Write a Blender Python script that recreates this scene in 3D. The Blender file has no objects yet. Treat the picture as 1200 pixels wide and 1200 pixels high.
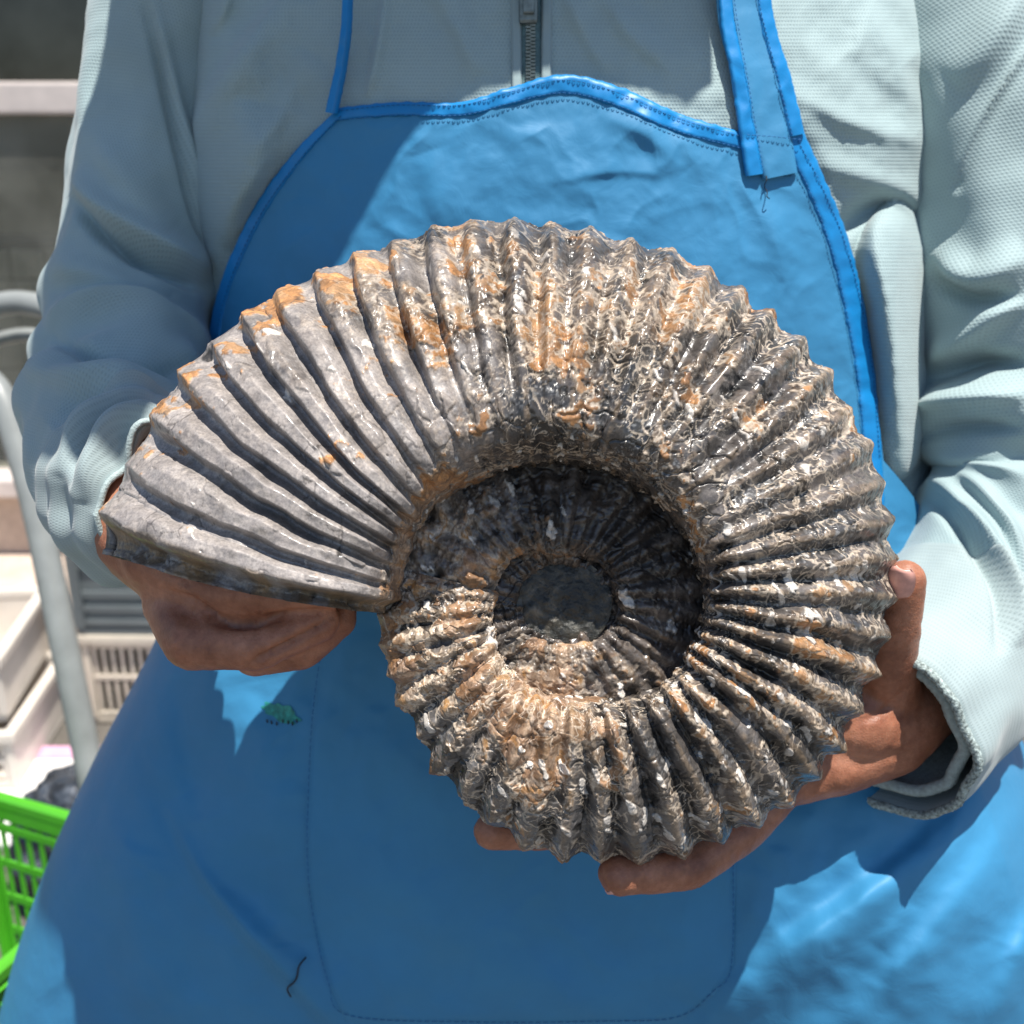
import bpy, bmesh, math, random
import numpy as np
from mathutils import Vector, Matrix

scene = bpy.context.scene
COL = scene.collection
R = math.radians

# ------------------------------------------------------------------ camera
FPX = 1287.0                     # focal length in photo pixels (photo is 1200 wide)
PITCH = R(20)
CAM = np.array([0.0, 0.0, 1.35])
AX_R = np.array([1.0, 0.0, 0.0])
AX_U = np.array([0.0, math.sin(PITCH), math.cos(PITCH)])
AX_F = np.array([0.0, math.cos(PITCH), -math.sin(PITCH)])
cd = bpy.data.cameras.new("camera")
cam = bpy.data.objects.new("camera", cd)
COL.objects.link(cam)
cam.location = CAM
cam.rotation_euler = (R(90) - PITCH, 0, 0)
cd.sensor_width = 36
cd.lens = 36 * FPX / 1200
cd.clip_start = 0.02
cd.clip_end = 200
cd.dof.use_dof = True
cd.dof.focus_distance = 0.49
cd.dof.aperture_fstop = 10.0
scene.camera = cam

# ------------------------------------------------------------------ light
SUN_CAM = np.array([0.175, 0.83, -0.52])          # towards the sun: right, up, along the view
SUN = SUN_CAM[0]*AX_R + SUN_CAM[1]*AX_U + SUN_CAM[2]*AX_F
SUN = SUN / np.linalg.norm(SUN)
sun_el = math.asin(SUN[2])
sun_az = math.atan2(SUN[0], SUN[1])              # from +Y, clockwise
world = bpy.data.worlds.new("World")
scene.world = world
world.use_nodes = True
wn = world.node_tree.nodes
sky = wn.new("ShaderNodeTexSky")
sky.sky_type = 'NISHITA'
sky.sun_disc = False
sky.sun_elevation = sun_el
sky.sun_rotation = sun_az
sky.air_density = 1.0
sky.dust_density = 0.3
sky.ozone_density = 1.5
world.node_tree.links.new(sky.outputs[0], wn["Background"].inputs[0])
wn["Background"].inputs[1].default_value = 0.082
sl = bpy.data.lights.new("sun", 'SUN')
sl.energy = 4.7
sl.angle = R(0.53)
sl.color = (1.0, 0.95, 0.87)
sun = bpy.data.objects.new("sun", sl)
COL.objects.link(sun)
sun.rotation_euler = Vector(SUN).to_track_quat('Z', 'Y').to_euler()
sun.location = (1, -1, 5)
scene.view_settings.view_transform = 'Standard'
scene.view_settings.look = 'None'
scene.view_settings.gamma = 1
scene.view_settings.exposure = 0.76
scene.view_settings.use_curve_mapping = False
scene.render.engine = 'CYCLES'

# ------------------------------------------------------------------ numeric helpers
def ss(a, b, x):
    t = np.clip((np.asarray(x, float) - a) / (b - a), 0, 1)
    return t * t * (3 - 2 * t)

def cam2w(x, y, d):
    x, y, d = np.broadcast_arrays(np.asarray(x, float), np.asarray(y, float), np.asarray(d, float))
    return CAM + x[..., None] * AX_R + y[..., None] * AX_U + d[..., None] * AX_F

def P(px, py, d):
    """photo pixel + distance along the view axis -> world point"""
    px = np.asarray(px, float); py = np.asarray(py, float); d = np.asarray(d, float)
    return cam2w((px - 600) / FPX * d, (600 - py) / FPX * d, d)

def topx(w):
    q = np.asarray(w) - CAM
    d = q @ AX_F
    return 600 + (q @ AX_R) / d * FPX, 600 - (q @ AX_U) / d * FPX, d

def hash3(i, j, k, seed):
    h = (i.astype(np.uint32) * np.uint32(73856093)) ^ (j.astype(np.uint32) * np.uint32(19349663)) ^ (k.astype(np.uint32) * np.uint32(83492791)) ^ np.uint32((seed * 2654435761 + 12345) & 0xffffffff)
    h ^= h >> np.uint32(16); h *= np.uint32(0x7feb352d)
    h ^= h >> np.uint32(15); h *= np.uint32(0x846ca68b)
    h ^= h >> np.uint32(16)
    return h

def rnd(h):
    return h.astype(np.float32) * np.float32(1.0 / 4294967295.0)

def noise3(p, seed=0):
    """gradient noise, about -1..1"""
    p = np.asarray(p, np.float32)
    f0 = np.floor(p); fr = p - f0
    i0 = f0.astype(np.int64)
    u = fr * fr * fr * (fr * (fr * 6 - 15) + 10)
    out = 0
    for a in (0, 1):
        wa = u[..., 0] if a else 1 - u[..., 0]
        for b in (0, 1):
            wb = u[..., 1] if b else 1 - u[..., 1]
            for c in (0, 1):
                wc = u[..., 2] if c else 1 - u[..., 2]
                h = hash3(i0[..., 0] + a, i0[..., 1] + b, i0[..., 2] + c, seed)
                gx = (h & np.uint32(1023)).astype(np.float32) / 511.5 - 1
                gy = ((h >> np.uint32(10)) & np.uint32(1023)).astype(np.float32) / 511.5 - 1
                gz = ((h >> np.uint32(20)) & np.uint32(1023)).astype(np.float32) / 511.5 - 1
                out = out + wa * wb * wc * (gx * (fr[..., 0] - a) + gy * (fr[..., 1] - b) + gz * (fr[..., 2] - c))
    return out * 1.4

def fbm(p, seed=0, oct=4, gain=0.5):
    p = np.asarray(p, np.float32)
    s = 0; a = 1.0; t = 0
    for o in range(oct):
        s = s + a * noise3(p * (2.03 ** o) + 17.3 * o, seed + o)
        t += a; a *= gain
    return s / t * 1.5

def voronoi(p, seed=0, jit=0.95):
    """F1, F2 and a random number per cell"""
    p = np.asarray(p, np.float32)
    i0 = np.floor(p).astype(np.int64); fr = p - i0
    f1 = np.full(p.shape[:-1], 9, np.float32); f2 = f1.copy(); idr = np.zeros_like(f1)
    for a in (-1, 0, 1):
        for b in (-1, 0, 1):
            for c in (-1, 0, 1):
                h = hash3(i0[..., 0] + a, i0[..., 1] + b, i0[..., 2] + c, seed)
                ox = a + 0.5 + jit * ((h & np.uint32(1023)).astype(np.float32) / 1023 - .5) - fr[..., 0]
                oy = b + 0.5 + jit * (((h >> np.uint32(10)) & np.uint32(1023)).astype(np.float32) / 1023 - .5) - fr[..., 1]
                oz = c + 0.5 + jit * (((h >> np.uint32(20)) & np.uint32(1023)).astype(np.float32) / 1023 - .5) - fr[..., 2]
                d = np.sqrt(ox * ox + oy * oy + oz * oz)
                nr = rnd(h * np.uint32(2246822519) ^ (h >> np.uint32(13)))
                m = d < f1
                f2 = np.where(m, f1, np.minimum(f2, d))
                idr = np.where(m, nr, idr)
                f1 = np.where(m, d, f1)
    return f1, f2, idr

def spline(pts, n):
    """Catmull-Rom through rows of pts, n samples evenly along the chord length"""
    p = np.asarray(pts, float)
    p = np.vstack([2 * p[0] - p[1], p, 2 * p[-1] - p[-2]])
    out = []
    for i in range(1, len(p) - 2):
        t = np.linspace(0, 1, 24, endpoint=False)[:, None]
        a, b, c, d = p[i - 1], p[i], p[i + 1], p[i + 2]
        out.append(.5 * ((2 * b) + (c - a) * t + (2 * a - 5 * b + 4 * c - d) * t ** 2 + (3 * b - a - 3 * c + d) * t ** 3))
    out.append(p[-2][None])
    q = np.vstack(out)
    L = np.r_[0, np.cumsum(np.linalg.norm(np.diff(q, axis=0), axis=1))]
    s = np.linspace(0, L[-1], n)
    return np.stack([np.interp(s, L, q[:, k]) for k in range(q.shape[1])], 1)

# ------------------------------------------------------------------ object helpers
ORIGIN = {}
def tag(o, label=None, cat=None, group=None, kind=None):
    if label: o["label"] = label
    if cat: o["category"] = cat
    if group: o["group"] = group
    if kind: o["kind"] = kind
    return o

def thing(name, label, cat, loc=(0, 0, 0), group=None):
    o = bpy.data.objects.new(name, None)
    COL.objects.link(o)
    o.location = loc
    o.empty_display_size = 0.05
    ORIGIN[o.name] = Vector([float(v) for v in loc])
    return tag(o, label, cat, group)

def link(name, me, mat, parent=None):
    """one mesh object; its vertices are given in world space"""
    o = bpy.data.objects.new(name, me)
    COL.objects.link(o)
    if mat is not None and not me.materials:
        me.materials.append(mat)
    ORIGIN[o.name] = Vector((0, 0, 0))
    if parent is not None:
        o.parent = parent
        o.location = -ORIGIN[parent.name]
    return o

def mesh_np(V, F, smooth=True, uv=None, attrs=None):
    V = np.ascontiguousarray(V, np.float32).reshape(-1, 3)
    F = np.ascontiguousarray(F, np.int32)
    n = F.shape[1]
    me = bpy.data.meshes.new("m")
    me.vertices.add(len(V)); me.vertices.foreach_set("co", V.ravel())
    me.loops.add(F.size); me.loops.foreach_set("vertex_index", F.ravel())
    me.polygons.add(len(F))
    me.polygons.foreach_set("loop_start", np.arange(0, F.size, n, dtype=np.int32))
    me.polygons.foreach_set("loop_total", np.full(len(F), n, np.int32))
    me.polygons.foreach_set("use_smooth", np.full(len(F), smooth, bool))
    me.update(calc_edges=True)
    if uv is not None:
        l = me.uv_layers.new(name="UVMap")
        l.data.foreach_set("uv", np.ascontiguousarray(np.asarray(uv, np.float32).reshape(-1, 2)[F.ravel()]).ravel())
    for k, v in (attrs or {}).items():
        v = np.asarray(v, np.float32)
        if v.ndim > 1 and v.shape[-1] == 4:
            a = me.attributes.new(k, 'FLOAT_COLOR', 'POINT'); a.data.foreach_set("color", v.ravel())
        else:
            a = me.attributes.new(k, 'FLOAT', 'POINT'); a.data.foreach_set("value", v.ravel())
    return me

def grid_faces(nu, nv, cu=False, cv=False, flip=False):
    iu = np.arange(nu if cu else nu - 1); iv = np.arange(nv if cv else nv - 1)
    a, b = np.meshgrid(iu, iv, indexing='ij')
    a1 = (a + 1) % nu; b1 = (b + 1) % nv
    F = np.stack([a * nv + b, a1 * nv + b, a1 * nv + b1, a * nv + b1], -1).reshape(-1, 4)
    return F[:, ::-1] if flip else F

def grid_mesh(V, cu=False, cv=False, flip=False, uv=None, attrs=None, smooth=True):
    nu, nv = V.shape[:2]
    return mesh_np(V, grid_faces(nu, nv, cu, cv, flip), smooth, uv, attrs)

def grid_normals(V, cv=False):
    du = np.gradient(V, axis=0)
    if cv:
        dv = (np.roll(V, -1, 1) - np.roll(V, 1, 1)) / 2
    else:
        dv = np.gradient(V, axis=1)
    n = np.cross(du, dv)
    return n / (np.linalg.norm(n, axis=-1, keepdims=True) + 1e-12)

def bm_mesh(bm, smooth=False):
    me = bpy.data.meshes.new("m")
    bm.normal_update(); bm.to_mesh(me); bm.free()
    if smooth:
        me.polygons.foreach_set("use_smooth", np.ones(len(me.polygons), bool))
    return me

def box_bm(bm, lo, hi, bevel=0.0, M=None):
    lo = Vector(lo); hi = Vector(hi)
    g = bmesh.ops.create_cube(bm, size=1)
    c = (lo + hi) / 2; s = hi - lo
    for v in g['verts']:
        v.co = Vector((v.co.x * s.x + c.x, v.co.y * s.y + c.y, v.co.z * s.z + c.z))
    vs = g['verts']
    if bevel:
        ed = list({e for v in vs for e in v.link_edges})
        r = bmesh.ops.bevel(bm, geom=ed, offset=bevel, segments=2, affect='EDGES', profile=0.6)
        vs = list({v for f in r['faces'] for v in f.verts} | {v for v in vs if v.is_valid})
        vs = [v for v in vs if v.is_valid]
    if M is not None:
        for v in vs: v.co = M @ v.co
    return vs

def box(name, lo, hi, mat, parent=None, bevel=0.0, M=None):
    bm = bmesh.new()
    box_bm(bm, lo, hi, bevel, M)
    return link(name, bm_mesh(bm), mat, parent)

def tube_V(pts, rad, nv=16, up=(0, 0, 1)):
    """rings round a polyline: array (n, nv, 3); rad scalar, (n,) or (n,2)"""
    p = np.asarray(pts, float); n = len(p)
    rad = np.asarray(rad, float)
    if rad.ndim == 0: rad = np.full(n, float(rad))
    if rad.ndim == 1: rad = np.stack([rad, rad], 1)
    t = np.gradient(p, axis=0); t /= np.linalg.norm(t, axis=1, keepdims=True)
    a = np.asarray(up, float)
    a = a - t[0] * (a @ t[0]); a /= np.linalg.norm(a)
    ang = np.linspace(0, 2 * math.pi, nv, endpoint=False)
    V = np.zeros((n, nv, 3))
    for i in range(n):
        a = a - t[i] * (a @ t[i]); a /= np.linalg.norm(a)
        b = np.cross(t[i], a)
        V[i] = p[i] + rad[i, 0] * np.cos(ang)[:, None] * a + rad[i, 1] * np.sin(ang)[:, None] * b
    return V

def tube_mesh(pts, rad, nv=12, up=(0, 0, 1), caps=True):
    V = tube_V(pts, rad, nv, up)
    if caps:
        c0 = V[0].mean(0); c1 = V[-1].mean(0)
        V = np.concatenate([c0 + (V[:1] - c0) * 0.02, V, c1 + (V[-1:] - c1) * 0.02])
    return grid_mesh(V, cv=True)

def capsule_verts(a, b, ra, rb, n=14, m=6):
    """tapered capsule as (V, F)"""
    a = np.asarray(a, float); b = np.asarray(b, float)
    t = b - a; L = np.linalg.norm(t); t = t / max(L, 1e-9)
    u = np.cross(t, [0.31, 0.77, 0.55]); u /= np.linalg.norm(u); v = np.cross(t, u)
    rows = []
    for k in range(m + 1):
        ph = -math.pi / 2 + (math.pi / 2) * k / m
        rows.append((a + t * ra * math.sin(ph), max(ra * math.cos(ph), 1e-5)))
    for k in range(m + 1):
        ph = (math.pi / 2) * k / m
        rows.append((b + t * rb * math.sin(ph), max(rb * math.cos(ph), 1e-5)))
    ang = np.linspace(0, 2 * math.pi, n, endpoint=False)
    V = np.stack([c + r * (np.cos(ang)[:, None] * u + np.sin(ang)[:, None] * v) for c, r in rows])
    return V.reshape(-1, 3), grid_faces(len(rows), n, cv=True)

def remesh(VF, voxel, smooth_it=6, fac=0.5):
    """many overlapping closed shapes -> one continuous skin"""
    V = []; F = []; k = 0
    for v, f in VF:
        V.append(v); F.append(f + k); k += len(v)
    me = mesh_np(np.concatenate(V), np.concatenate(F))
    o = bpy.data.objects.new("tmp", me); COL.objects.link(o)
    m = o.modifiers.new("r", 'REMESH'); m.mode = 'VOXEL'; m.voxel_size = voxel; m.use_smooth_shade = True
    s = o.modifiers.new("s", 'SMOOTH'); s.factor = fac; s.iterations = smooth_it
    dg = bpy.context.evaluated_depsgraph_get()
    out = bpy.data.meshes.new_from_object(o.evaluated_get(dg))
    bpy.data.objects.remove(o)
    out.polygons.foreach_set("use_smooth", np.ones(len(out.polygons), bool))
    return out

def get_co(me):
    a = np.empty(len(me.vertices) * 3, np.float32); me.vertices.foreach_get("co", a)
    return a.reshape(-1, 3).astype(float)

def get_no(me):
    a = np.empty(len(me.vertices) * 3, np.float32); me.vertices.foreach_get("normal", a)
    return a.reshape(-1, 3).astype(float)

def set_co(me, V):
    me.vertices.foreach_set("co", np.ascontiguousarray(V, np.float32).ravel()); me.update()

# ------------------------------------------------------------------ material helpers
class Mat:
    def __init__(s, name, color=(.5, .5, .5), rough=.5, spec=.5, metal=0):
        s.m = bpy.data.materials.new(name); s.m.use_nodes = True
        s.t = s.m.node_tree; s.n = s.t.nodes; s.b = s.n["Principled BSDF"]
        s.set(color=color, rough=rough, spec=spec, metal=metal)
    def set(s, color=None, rough=None, spec=None, metal=None):
        if color is not None: s.b.inputs["Base Color"].default_value = (*color[:3], 1)
        if rough is not None: s.b.inputs["Roughness"].default_value = rough
        if spec is not None: s.b.inputs["Specular IOR Level"].default_value = spec
        if metal is not None: s.b.inputs["Metallic"].default_value = metal
    def node(s, typ, **kw):
        n = s.n.new("ShaderNode" + typ)
        for k, v in kw.items():
            if k in n.inputs: n.inputs[k].default_value = v
            else: setattr(n, k, v)
        return n
    def l(s, a, b): s.t.links.new(a, b)
    def coords(s, kind="Object", scale=(1, 1, 1), rot=(0, 0, 0)):
        c = s.node("TexCoord"); m = s.node("Mapping")
        m.inputs["Scale"].default_value = scale; m.inputs["Rotation"].default_value = rot
        s.l(c.outputs[kind], m.inputs["Vector"])
        return m.outputs[0]
    def noise(s, vec, scale, detail=4, rough=.55, dist=0):
        n = s.node("TexNoise"); n.inputs["Scale"].default_value = scale; n.inputs["Detail"].default_value = detail
        n.inputs["Roughness"].default_value = rough; n.inputs["Distortion"].default_value = dist
        s.l(vec, n.inputs["Vector"]); return n.outputs["Fac"]
    def ramp(s, fac, stops):
        r = s.node("ValToRGB"); e = r.color_ramp.elements
        while len(e) < len(stops): e.new(.5)
        for x, (p, c) in zip(e, stops):
            x.position = p; x.color = (*c, 1) if len(c) == 3 else c
        s.l(fac, r.inputs[0]); return r.outputs[0]
    def mix(s, fac, a, b, mode='MIX'):
        n = s.node("Mix", data_type='RGBA', blend_type=mode)
        for sock, v in ((n.inputs[0], fac), (n.inputs[6], a), (n.inputs[7], b)):
            if isinstance(v, (int, float)): sock.default_value = v
            elif isinstance(v, tuple): sock.default_value = (*v[:3], 1)
            else: s.l(v, sock)
        return n.outputs[2]
    def math(s, op, a, b=None, c=None):
        n = s.node("Math", operation=op)
        for sock, v in zip(n.inputs, (a, b, c)):
            if v is None: continue
            if isinstance(v, (int, float)): sock.default_value = v
            else: s.l(v, sock)
        return n.outputs[0]
    def base(s, o): s.l(o, s.b.inputs["Base Color"])
    def rough(s, o): s.l(o, s.b.inputs["Roughness"])
    def bump(s, h, strength=.3, dist=.001, prev=None):
        n = s.node("Bump"); n.inputs["Strength"].default_value = strength; n.inputs["Distance"].default_value = dist
        s.l(h, n.inputs["Height"])
        if prev is not None: s.l(prev, n.inputs["Normal"])
        s.l(n.outputs[0], s.b.inputs["Normal"]); return n.outputs[0]

def simple(name, color, rough=.5, var=.15, scale=30, bump=0.0, bscale=200, spec=.5, metal=0):
    """a plain material with mottled colour and slight relief"""
    m = Mat(name, color, rough, spec, metal)
    v = m.coords()
    n = m.noise(v, scale, 5)
    lo = tuple(c * (1 - var) for c in color); hi = tuple(min(1, c * (1 + var)) for c in color)
    m.base(m.ramp(n, [(.3, lo), (.7, hi)]))
    if bump: m.bump(m.noise(v, bscale, 4), bump, .001)
    return m.m
# ------------------------------------------------------------------ setting: ground, shop wall and window
def on_y(px, py, y):
    """world point seen at a photo pixel on the upright plane at distance y"""
    d = y / (AX_F[1] + AX_U[1] * (600 - py) / FPX)
    return P(px, py, d)

def concrete(name, c0, c1, scale=3):
    m = Mat(name, c0, .9, .2); v = m.coords()
    n = m.noise(v, scale, 8, .65); n2 = m.noise(v, 60, 5)
    c = m.ramp(n, [(.3, c0), (.7, c1)])
    m.base(m.mix(1.0, c, m.ramp(n2, [(.3, (.85, .85, .85)), (.7, (1.1, 1.1, 1.1))]), 'MULTIPLY'))
    m.bump(n2, .3, .003)
    return m.m

M_GROUND = concrete("pavement", (.085, .077, .068), (.15, .138, .122))
gx = np.linspace(-30, 30, 41); gy = np.linspace(-20, 30, 41)
GX, GY = np.meshgrid(gx, gy, indexing='ij')
tag(link("ground", grid_mesh(np.stack([GX, GY, GX * 0], -1)), M_GROUND), kind="structure")

WY = 3.05
M_PEACH = concrete("plaster_peach", (.50, .40, .33), (.62, .52, .44), 5)
M_WFRAME = simple("window_frame_paint", (.66, .58, .54), .45, .08, 20)
M_TILE = simple("wall_tile", (.34, .33, .31), .5, .2, 6)
M_INT = simple("dark_interior", (.035, .036, .034), .7, .5, 4)

shop = thing("shop_front", "shop front with dark upper glass and pale window bar behind the left arm", "building", (0, WY, 0))
# low wall with its course of tiles under the window, step, window bars, panes
box("wall", (-5, WY, 0), (5, WY + .15, .30), M_PEACH, shop)
box("window_sill", (-5, WY - .06, .302), (5, WY + .12, .36), M_WFRAME, shop, .008)
box("window_bar", (-5, WY + .02, 1.345), (5, WY + .09, 1.425), M_WFRAME, shop, .008)
box("window_post", (-1.95, WY + .01, .362), (-1.87, WY + .10, 3.0), M_WFRAME, shop, .006)
box("window_post", (1.6, WY + .01, .362), (1.68, WY + .10, 3.0), M_WFRAME, shop, .006)
box("upper_wall", (-5, WY, 3.003), (5, WY + .15, 3.6), M_PEACH, shop)
def dusty_glass():
    m = Mat("dusty_glass", (.30, .30, .27), .25); v = m.coords()
    t = m.node("BsdfTransparent"); t.inputs[0].default_value = (.80, .82, .78, 1)
    mx = m.node("MixShader")
    n = m.noise(v, 5, 6, .65)
    m.l(m.ramp(n, [(.3, (.10, .10, .10)), (.7, (.36, .36, .36))]), mx.inputs[0])
    m.l(t.outputs[0], mx.inputs[1]); m.l(m.b.outputs[0], mx.inputs[2])
    m.l(mx.outputs[0], m.n["Material Output"].inputs[0])
    return m.m
M_DGLASS = dusty_glass()
M_BGLASS = simple("dark_glass", (.020, .022, .020), .12, .6, 7)
for a, b in ((-5, -1.953), (-1.867, 1.597), (1.683, 5)):
    box("lower_pane", (a, WY + .045, .363), (b, WY + .053, 1.343), M_DGLASS, shop)
    box("upper_pane", (a, WY + .045, 1.427), (b, WY + .053, 3.0), M_BGLASS, shop)
box("room_floor", (-5, WY + .16, .10), (5, WY + 1.6, .14), M_TILE, shop)
box("room_back_wall", (-5, WY + 1.6, .10), (5, WY + 1.7, 3.0), M_INT, shop)
# step along the wall
box("wall_step", (-5, WY - .42, .001), (5, WY - .003, .11), concrete("step_stone", (.50, .39, .31), (.66, .54, .45), 4), shop, .012)
# tiled ledge inside, seen through the pane: single tiles
ledge = box("tiled_ledge", (-2.6, WY + .30, .142), (-.6, WY + .60, .98), M_INT, shop)
tm = None
rng = random.Random(4)
for r in range(9):
    for c in range(14):
        if tm is None:
            bm = bmesh.new(); box_bm(bm, (0, -.012, 0), (.098, 0, .083), .004); tm = bm_mesh(bm); tm.materials.append(M_TILE)
        o = bpy.data.objects.new("tile", tm); COL.objects.link(o); o.parent = ledge; ORIGIN[o.name] = Vector((0, 0, 0))
        o.location = (-2.45 + c * .106, WY + .298 - rng.random() * .003, .155 + r * .091)
# ------------------------------------------------------------------ the person: section tables (photo pixels, metres)
# row, left edge, right edge, nearest distance, half thickness
ROWS = np.array([
    (-330, 500, 760, .600, .060), (-250, 440, 820, .598, .075), (-150, 290, 970, .596, .095), (-60, 215, 1075, .596, .110), (0, 195, 1105, .597, .115), (120, 200, 1118, .600, .125), (200, 212, 1115, .603, .130),
    (320, 232, 1100, .612, .135), (450, 240, 1095, .620, .140), (560, 240, 1112, .628, .145), (650, 232, 1118, .634, .150), (760, 196, 1135, .640, .155),
    (830, 160, 1165, .642, .160), (930, 112, 1205, .648, .165), (1050, 62, 1250, .664, .170), (1200, 16, 1300, .694, .175), (1400, -30, 1340, .750, .18), (1700, -70, 1380, .80, .18)], float)

def section(py):
    L = np.interp(py, ROWS[:, 0], ROWS[:, 1]); Rr = np.interp(py, ROWS[:, 0], ROWS[:, 2])
    return (L + Rr) / 2, (Rr - L) / 2, np.interp(py, ROWS[:, 0], ROWS[:, 3]), np.interp(py, ROWS[:, 0], ROWS[:, 4])

def smooth_rows():
    # finer, smoothed table so that the rows do not kink
    global ROWS
    y = np.linspace(-330, 1700, 204)
    T = np.stack([np.interp(y, ROWS[:, 0], ROWS[:, k]) for k in range(1, 5)], 1)
    for _ in range(40):
        T[1:-1] = (T[:-2] + 2 * T[1:-1] + T[2:]) / 4
    ROWS = np.column_stack([y, T])
smooth_rows()

def poly_dist(px, py, pts):
    """distance and side of each pixel to a polyline, and how far along (0..1)"""
    p = np.asarray(pts, float)
    if len(p) > 2: p = spline(p, max(8, 5 * len(p)))
    seg = np.linalg.norm(np.diff(p, axis=0), axis=1); cum = np.r_[0, np.cumsum(seg)]
    best = np.full(px.shape, 1e9); side = np.zeros(px.shape); al = np.zeros(px.shape)
    for i in range(len(seg)):
        ax, ay = p[i]; bx, by = p[i + 1]
        dx, dy = (bx - ax) / seg[i], (by - ay) / seg[i]
        t = np.clip((px - ax) * dx + (py - ay) * dy, 0, seg[i])
        ex, ey = px - ax - t * dx, py - ay - t * dy
        d = np.hypot(ex, ey); m = d < best
        best = np.where(m, d, best); side = np.where(m, dx * ey - dy * ex, side); al = np.where(m, (cum[i] + t) / cum[-1], al)
    return best, side, al

def folds(px, py, lst):
    """sum of cloth folds: (points, width, height mm, sharpness of the + side 0..1)"""
    out = np.zeros(px.shape)
    for pts, w, h, sh in lst:
        q = np.asarray(pts, float); mg = 3 * w
        m = (px > q[:, 0].min() - mg) & (px < q[:, 0].max() + mg) & (py > q[:, 1].min() - mg) & (py < q[:, 1].max() + mg)
        if not m.any(): continue
        d, s, al = poly_dist(px[m], py[m], pts)
        ww = np.where(s > 0, w * (1 - sh), w)
        tap = np.clip(np.sin(np.clip(al, 0.0, 1) * math.pi), 0, 1) ** .8
        out[m] += h * .001 * np.exp(-(d / ww) ** 2) * tap
    return out

def blob(px, py, cx, cy, rx, ry, h, rot=0):
    c, s = math.cos(R(rot)), math.sin(R(rot))
    x = ((px - cx) * c + (py - cy) * s) / rx; y = (-(px - cx) * s + (py - cy) * c) / ry
    return h * .001 * np.exp(-(x * x + y * y) ** 1.5)

JFOLD = [
    ([(229, -40), (228, 40), (222, 110), (212, 175)], 9, -7, .3),
    ([(345, -20), (290, 50), (248, 110), (212, 178)], 34, 9, .78),
    ([(210, 178), (222, 250), (246, 318)], 16, 7, .4),
    ([(245, 40), (262, 10), (270, -40)], 14, 5, .3),
    ([(300, 120), (285, 200), (262, 290)], 40, 6, .2),
    ([(360, 60), (330, 130), (290, 190)], 14, 2.5, .2),
    ([(455, -40), (445, 40), (430, 115)], 9, 4, .5),
    ([(500, -30), (540, 40), (560, 90)], 18, 3, .4),
    ([(700, -20), (740, 40), (800, 90)], 20, 3, .4),
    ([(660, -20), (690, 50), (720, 90)], 14, 2, .4),
    ([(1075, -60), (1105, 30), (1118, 120), (1114, 220), (1085, 285)], 42, 16, .8),
    ([(925, 108), (965, 128), (1006, 148), (1085, 168)], 13, 2.2, .2),
    ([(990, 66), (1036, 118), (1074, 156)], 20, -2.6, .1),
    ([(1066, 72), (1096, 117), (1106, 167), (1111, 222)], 14, -5, .1),
    ([(950, 188), (1000, 206), (1060, 222), (1100, 250)], 14, 2.6, .2),
    ([(940, 40), (975, 32), (1010, 44)], 34, -2.0, .1),
    ([(1020, -20), (1045, 20), (1078, 58)], 18, -2.2, .1),
    ([(972, 290), (1000, 256), (1033, 242), (1066, 256), (1082, 290)], 12, -8, .1),
    ([(880, 110), (930, 160), (970, 220)], 12, -2, .2),
]
AFOLD = [
    ([(205, 940), (250, 1030), (330, 1130), (430, 1240)], 42, 11, .82),
    ([(170, 870), (215, 960), (290, 1050), (400, 1150)], 30, -6, .3),
    ([(215, 790), (228, 870), (250, 960)], 26, -6, .2),
    ([(130, 960), (170, 1080), (190, 1220)], 40, 5, .3),
    ([(300, 800), (330, 950), (360, 1100)], 40, 5, .2),
    ([(1190, 850), (1120, 950), (1010, 1050), (890, 1140), (800, 1215)], 34, 7, .45),
    ([(1140, 900), (1060, 985), (960, 1060), (870, 1110)], 22, -3, .1),
    ([(1215, 900), (1150, 1010), (1070, 1110), (980, 1220)], 36, 6, .45),
    ([(1060, 1060), (1050, 1075), (1020, 1110)], 16, 2, .3),
    ([(1230, 1020), (1190, 1110), (1150, 1220)], 30, 7, .4),
    ([(900, 990), (880, 1060), (860, 1130)], 22, 3, .3),
    ([(560, 1120), (640, 1160), (760, 1170)], 40, 3, .2),
    ([(420, 1000), (520, 1080), (600, 1180)], 50, 4, .3),
    ([(700, 130), (760, 160), (800, 200)], 26, 1.8, .5),
    ([(500, 180), (520, 240), (525, 290)], 26, 1.8, .4),
    ([(640, 215), (720, 200), (780, 205)], 16, 1.0, .6),
    ([(880, 240), (930, 340), (960, 450)], 40, 2.5, .3),
    ([(330, 250), (370, 300), (420, 320)], 30, 1.5, .3),
    ([(860, 215), (900, 270), (915, 330)], 16, 1.2, .3),
    ([(430, 730), (400, 800), (380, 900)], 16, 1.5, .4),
]

def torso_depth_extra(px, py):
    e = 1.8 * folds(px, py, JFOLD)
    edge = np.interp(py, [165, 210, 280, 360, 440, 540], [932, 957, 985, 1005, 1017, 1026])
    rr_ = ((px - 1048) / 58) ** 2 + ((py - 400) / 165) ** 2
    e += .040 * np.sqrt(np.clip(1 - rr_, 0, 1)) * ss(edge - 8, edge + 40, px)
    el = np.interp(py, [90, 133, 178, 240, 300, 350, 395, 450], [405, 398, 355, 311, 281, 264, 257, 254])
    e += blob(px, py, 262, 215, 62, 150, 20, 8) * ss(el + 2, el - 40, px)
    e += blob(px, py, 1050, 90, 90, 140, 12, 0)
    e += blob(px, py, 480, 150, 170, 130, 6) + blob(px, py, 830, 150, 160, 120, 6)
    q = np.stack([px / 100, py / 100, px * 0 + 4], -1)
    e += .0022 * fbm(q * 1.3, 31, 3) + .0010 * fbm(q * np.array([4, 2.2, 1]), 33, 3)
    return e

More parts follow.
